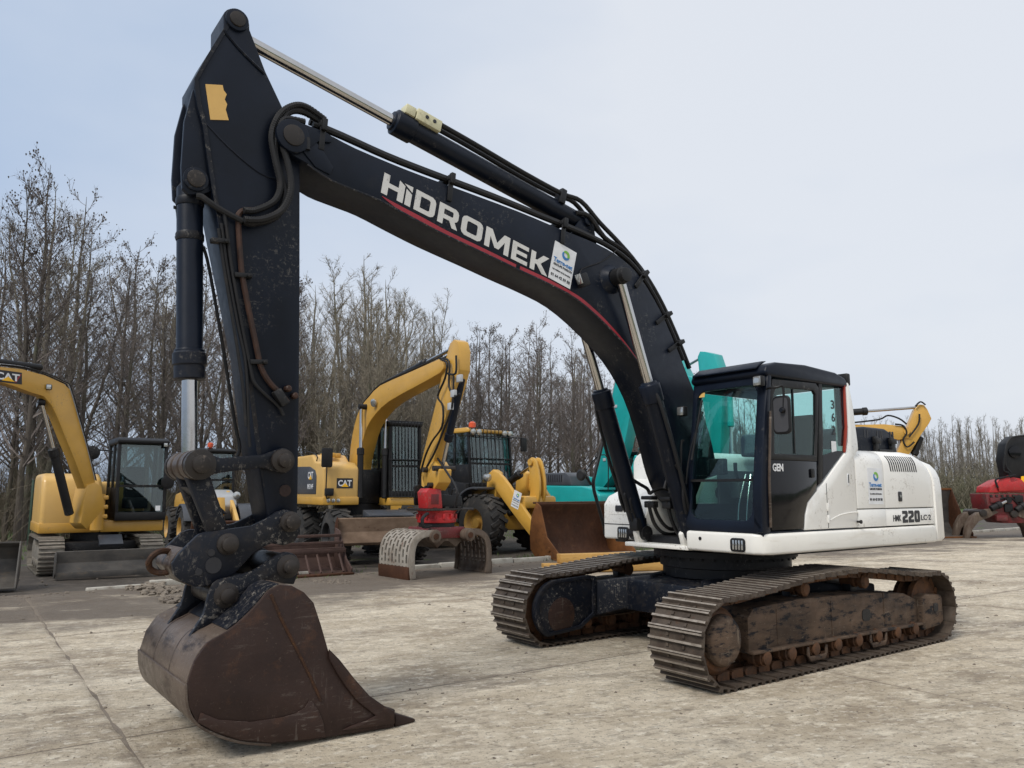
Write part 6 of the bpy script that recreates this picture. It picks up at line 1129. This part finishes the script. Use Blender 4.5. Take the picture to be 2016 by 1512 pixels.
M['thicket'] = bark('thicket_twigs', (.085, .067, .047, 1), (.145, .117, .08, 1), (.09, .09, .045, 1))
def limb(V_, F_, p, q, r0, r1, n=3):
    d = (q - p); L_ = d.length
    if L_ < 1e-5: return
    d /= L_; a = d.orthogonal().normalized(); b = d.cross(a); i0 = len(V_)
    for c, r in ((p, r0), (q, r1)):
        for k in range(n): t = 2 * math.pi * k / n; V_.append(c + (a * math.cos(t) + b * math.sin(t)) * r)
    for k in range(n): F_.append((i0 + k, i0 + (k + 1) % n, i0 + n + (k + 1) % n, i0 + n + k))
def sprig(V_, F_, p, q, w):
    d = q - p; a = d.cross(Vector((random.uniform(-1, 1), random.uniform(-1, 1), random.uniform(-1, 1)))).normalized() * w; i0 = len(V_)
    V_.extend([p - a, p + a, q]); F_.append((i0, i0 + 1, i0 + 2))
def rv(s=1): return Vector((random.uniform(-s, s), random.uniform(-s, s), random.uniform(-s, s)))
def make_tree(seed, H, kind):
    random.seed(seed); TV, TF, CV, CF = [], [], [], []
    r0 = H * (.0105 if kind != 'willow' else .013); N = 14; pts = [Vector((0, 0, 0))]; lean = Vector((random.uniform(-.03, .03), random.uniform(-.03, .03), 0))
    stems = [(Vector((0, 0, 0)), lean, H, r0)]
    if kind == 'willow' or random.random() < .35:
        for _ in range(4 if kind == 'willow' else 1):
            a = random.uniform(0, 6.28); stems.append((Vector((0, 0, H * random.uniform(.04, .22))), Vector((math.cos(a), math.sin(a), 0)) * random.uniform(.14, .36), H * random.uniform(.78, .97), r0 * .62))
    for base, ln, top, r in stems:
        p = base.copy(); n = N; dz = (top - base.z) / n; prev = p; path = [p.copy()]
        for i in range(n):
            w = .012 * H if kind != 'poplar' else .006 * H
            curve = ln * (1 - .55 * i / n) if ln.length > .1 else ln
            p = p + Vector((0, 0, dz)) + curve * dz + Vector((random.uniform(-w, w), random.uniform(-w, w), 0)) * .5; path.append(p.copy())
        for i in range(n):
            ra, rb = r * (1 - i / n) ** .8 + .008, r * (1 - (i + 1) / n) ** .8 + .006
            limb(TV, TF, path[i], path[i + 1], ra, rb, 6 if i < 8 else 4)
        nb = {'alder': 40, 'willow': 26, 'poplar': 34}[kind]
        for b in range(nb):
            f = random.uniform(.16 if kind != 'alder' else .22, .98); x = f * n; i = min(int(x), n - 1); s = path[i].lerp(path[i + 1], x - i)
            a = random.uniform(0, 6.28); el = {'alder': random.uniform(.5, 1.3), 'willow': random.uniform(.8, 1.5), 'poplar': random.uniform(1.3, 2.6)}[kind]
            d = Vector((math.cos(a), math.sin(a), el)).normalized(); L_ = H * {'alder': .25, 'willow': .24, 'poplar': .17}[kind] * (1.12 - f) ** .7 * random.uniform(.6, 1.25); br = max(.008, r * (1 - f) * .38 + .006)
            q = s; seg = 5; bp_ = [q]
            for k in range(seg):
                d = (d + Vector((0, 0, .10)) + rv(.13)).normalized(); q = q + d * (L_ / seg); bp_.append(q)
                limb(CV, CF, bp_[-2], q, br * (1 - k / seg) + .004, br * (1 - (k + 1) / seg) + .003, 3)
            for t in range({'alder': 12, 'willow': 13, 'poplar': 10}[kind]):
                k = random.uniform(1.2, seg); j = min(int(k), seg - 1); s2 = bp_[j].lerp(bp_[j + 1], k - j); d2 = (d + rv(.9) + Vector((0, 0, .25))).normalized(); l2 = L_ * random.uniform(.16, .46); e2 = s2 + d2 * l2
                sprig(CV, CF, s2, e2, .010); m2 = s2.lerp(e2, .6)
                for _ in range(4):
                    s3 = s2.lerp(e2, random.uniform(.2, .95)); e3 = s3 + (d2 + rv(.8)).normalized() * l2 * random.uniform(.3, .75); sprig(CV, CF, s3, e3, .0065)
                    if kind == 'alder' and random.random() < .24:
                        c = e3; w = random.uniform(.018, .038); i0 = len(CV); CV.extend([c + Vector((w, 0, 0)), c + Vector((-w * .5, w, 0)), c + Vector((-w * .5, -w, 0)), c + Vector((0, 0, -w * 1.8)), c + Vector((0, 0, w))]); CF.extend([(i0, i0 + 1, i0 + 3), (i0 + 1, i0 + 2, i0 + 3), (i0 + 2, i0, i0 + 3), (i0, i0 + 4, i0 + 1), (i0 + 1, i0 + 4, i0 + 2)])
    def me(nm, V_, F_, mat): m = bpy.data.meshes.new(nm); m.from_pydata([tuple(v) for v in V_], [], F_); m.materials.append(mat); m.polygons.foreach_set('use_smooth', [nm == 'trunk'] * len(m.polygons)); return m
    mt = {'alder': ('bark', 'twig'), 'willow': ('palebark', 'paletwig'), 'poplar': ('poplar', 'poplartwig')}[kind]
    return me('trunk', TV, TF, M[mt[0]]), me('crown', CV, CF, M[mt[1]]), H
KINDS = {'alder': [make_tree(100 + i, 12, 'alder') for i in range(6)], 'willow': [make_tree(200 + i, 12, 'willow') for i in range(4)], 'poplar': [make_tree(300 + i, 12, 'poplar') for i in range(5)]}
random.seed(11)
def plant(kind, x, y, h, label, group, name, var=None):
    tr_, cr, H = KINDS[kind][random.randrange(len(KINDS[kind])) if var is None else var]; s = h / H
    o = thing(name, label, 'tree', None, group, (x, y, -.05), random.uniform(0, 6.28)); o.scale = (s * random.uniform(.9, 1.15),) * 2 + (s,)
    for nm, me in (('trunk', tr_), ('crown', cr)): c = bpy.data.objects.new(nm, me); COL.objects.link(c); c.parent = o
    return o
TOP = [(-200, 420), (0, 460), (60, 330), (110, 372), (180, 370), (250, 400), (330, 450), (420, 480), (600, 500), (660, 485), (740, 505), (800, 560), (860, 600), (900, 640), (1000, 628), (1040, 612), (1150, 655), (1300, 690), (1450, 745), (1600, 780)]
def topline(u):
    for (a, p), (b, q) in zip(TOP, TOP[1:]):
        if u <= b: return p + (q - p) * (u - a) / (b - a)
    return 780
def height_for(x, y, f=1):
    u_ = 1008 + FPX * x / (y * math.cos(PITCH)); v_ = topline(u_); return u_, at_depth(u_, v_, y).z * f
ZONE = ((440, 'left of the black arm, behind the small yellow excavator'), (680, 'between the black arm and the wheeled excavator boom'), (1010, 'behind the wheeled excavator boom and the loader cab'), (1240, 'under the black boom, right of the loader cab'), (9999, 'behind the teal excavator and the black excavator cab'))
def zone(px): return next(t for a, t in ZONE if px < a)
spotsT = []
def try_spot(x, y, d):
    if any((x - a) ** 2 + (y - b) ** 2 < d * d for a, b in spotsT): return False
    spotsT.append((x, y)); return True
ntree = 0
for vrow, step, fac in ((31.5, 1.5, (.55, 1.0)), (34, 1.5, (.62, 1.0)), (38, 1.8, (.7, 1.0)), (44, 2.0, (.78, .98)), (51, 2.2, (.8, .98))):
    u = -20 + random.uniform(0, 1.5)
    while u < 45:
        p = yard(u + random.uniform(-.5, .5), vrow + random.uniform(-1, 1)); u += step * random.uniform(.7, 1.4)
        if p.y < 8: continue
        px, h = height_for(p.x, p.y, random.uniform(*fac))
        if px < -120 or px > 1500 or h < 4 or h > 26: continue
        if not try_spot(p.x, p.y, .9): continue
        kind = 'willow' if (590 < px < 860 and random.random() < .5) or random.random() < .06 else 'alder'
        if kind == 'alder' and 590 < px < 860: h *= random.uniform(.6, .8)
        plant(kind, p.x, p.y, h, ('pale bare willow ' if kind == 'willow' else 'slender bare alder ') + zone(px), ('willows ' if kind == 'willow' else 'alders ') + zone(px), 'willow_tree' if kind == 'willow' else 'alder_tree'); ntree += 1
q = at_depth(62, 900, 27.5); plant('alder', q.x, q.y, at_depth(62, 325, 27.5).z, 'tallest alder at the left, its crown alone against the sky', None, 'alder_tree', 2)
PO = 'thin bare poplar in the far tree row at the right'
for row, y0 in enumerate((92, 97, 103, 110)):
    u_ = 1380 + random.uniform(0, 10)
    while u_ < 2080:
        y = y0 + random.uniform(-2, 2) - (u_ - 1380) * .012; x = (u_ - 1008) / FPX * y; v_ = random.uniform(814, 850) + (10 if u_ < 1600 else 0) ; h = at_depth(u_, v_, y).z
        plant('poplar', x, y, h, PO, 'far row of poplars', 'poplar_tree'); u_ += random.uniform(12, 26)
# thickets: twig masses nobody could count
def thicket(name, label, spots_, n, hgt, mat, w=.012, spread=.7):
    V_, F_ = [], []
    for x, y in spots_:
        hh = hgt * random.uniform(.5, 1.15)
        for _ in range(n):
            s = Vector((x + random.gauss(0, spread), y + random.gauss(0, spread), 0)); d = Vector((random.gauss(0, .35), random.gauss(0, .35), 1)); e = s + d * hh * random.uniform(.35, 1); m_ = s.lerp(e, .5) + rv(.1)
            sprig(V_, F_, s, m_ + rv(.05), w); sprig(V_, F_, s.lerp(m_, .8), e, w * .8)
            for _ in range(3): s2 = s.lerp(e, random.uniform(.3, .95)); sprig(V_, F_, s2, s2 + (d + rv(1.2)).normalized() * hh * random.uniform(.1, .3), w * .7)
    me = bpy.data.meshes.new(name); me.from_pydata([tuple(v) for v in V_], [], F_); o = link(name, me, mat); tag(o, label, 'undergrowth', None, 'stuff'); return o
sp_ = []
for _ in range(620):
    p = yard(random.uniform(-22, 46), random.uniform(30, 54)); 
    if p.y > 10: sp_.append((p.x, p.y))
thicket('thicket', 'brown bramble and sapling thicket under the bare trees', sp_, 42, 4.2, M['thicket'])
sp_ = [((u_ - 1008) / FPX * y, y) for u_, y in ((random.uniform(1350, 2080), random.uniform(78, 90)) for _ in range(170))]
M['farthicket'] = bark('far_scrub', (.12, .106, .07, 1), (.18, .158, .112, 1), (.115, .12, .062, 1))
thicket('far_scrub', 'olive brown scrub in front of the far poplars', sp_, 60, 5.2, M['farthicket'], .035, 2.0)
# grass
M['blade'] = bark('grass_blades', (.06, .105, .022, 1), (.10, .155, .04, 1))
def grass(spots_, n, h, sp, w=.006):
    V_, F_ = [], []
    for x, y in spots_:
        for _ in range(n): s = Vector((x + random.gauss(0, sp), y + random.gauss(0, sp), -.03)); sprig(V_, F_, s, s + Vector((random.gauss(0, .4), random.gauss(0, .4), 1)) * h * random.uniform(.4, 1.1), w)
    me = bpy.data.meshes.new('grass'); me.from_pydata([tuple(v) for v in V_], [], F_); return tag(link('grass', me, M['blade']), 'short green grass along the verge and under the machines', 'grass', None, 'stuff')
gs = [yard(random.uniform(-14, 30), random.uniform(KV + 7, KV + 15)).to_2d() for _ in range(420)]
gs += [yard(random.uniform(-.2, 1.6) + random.choice((4.6, 4.6, 12.5, 16)), KV + random.uniform(.2, 1.0)).to_2d() for _ in range(60)]
grass([(p[0], p[1]) for p in gs], 55, .12, .45, .008)
# clods and grit on the concrete
def lumps(name, label, cat, items, mat):
    m = MB()
    for c, s in items:
        b = bmesh.new(); bmesh.ops.create_icosphere(b, subdivisions=1, radius=1); b.verts.index_update()
        rot = Matrix.Rotation(random.uniform(0, 6.28), 3, 'Z'); m.add([Vector(c) + rot @ Vector((v.co.x * s * random.uniform(.7, 1.3), v.co.y * s * random.uniform(.5, 1.1), v.co.z * s * random.uniform(.3, .7))) for v in b.verts], [tuple(v.index for v in f.verts) for f in b.faces]); b.free()
    return tag(m.build(name, mat, smooth=0), label, cat, None, 'stuff')
M['clod'] = soil('mud_clods', (.14, .115, .09, 1), (.21, .175, .135, 1), (.09, .072, .056, 1), .5)
it = []
for _ in range(700):
    v_ = random.uniform(1110, 1512); p = ground_at(random.uniform(-40, 2060), v_); it.append(((p.x, p.y, .002), .0011 * p.y * random.choice((.5, .6, .7, .8, 1.0, 1.3, 2.2))))
for _ in range(260): p = yard(random.uniform(-8, 22), KV + random.gauss(-.25, .35)); it.append(((p.x, p.y, .0), random.uniform(.015, .05)))
lumps('grit', 'small clods and grit strewn over the concrete', 'grit', it, M['clod'])
it = []
hp_ = [ground_at(u_, v_) for u_, v_ in ((295, 1155), (310, 1160), (325, 1168), (340, 1178), (350, 1186), (280, 1160), (300, 1150), (335, 1165))]
for _ in range(150): c = random.choice(hp_); it.append(((c.x + random.gauss(0, .13), c.y + random.gauss(0, .13), random.uniform(0, .05)), random.uniform(.03, .085)))
for _ in range(70): c = ground_at(random.uniform(618, 690), random.uniform(1142, 1150)); it.append(((c.x, c.y, 0), random.uniform(.02, .05)))
lumps('mud_clods', 'heap of dark mud clods on the kerb behind the big bucket', 'mud', it, M['clod'])
# fence post by the wood
M['postgreen'] = plain('post_green', (.03, .06, .035, 1), .6)
pf = at_depth(58, 1040, 25); o = MB().bx(-.03, .03, -.03, .03, 0, 2.0).bx(-.035, .035, -.035, .035, 2.0, 2.03).build('fence_post', M['postgreen'], None, .006); o.location = (pf.x, pf.y, 0); tag(o, 'green metal fence post behind the small excavator', 'post')
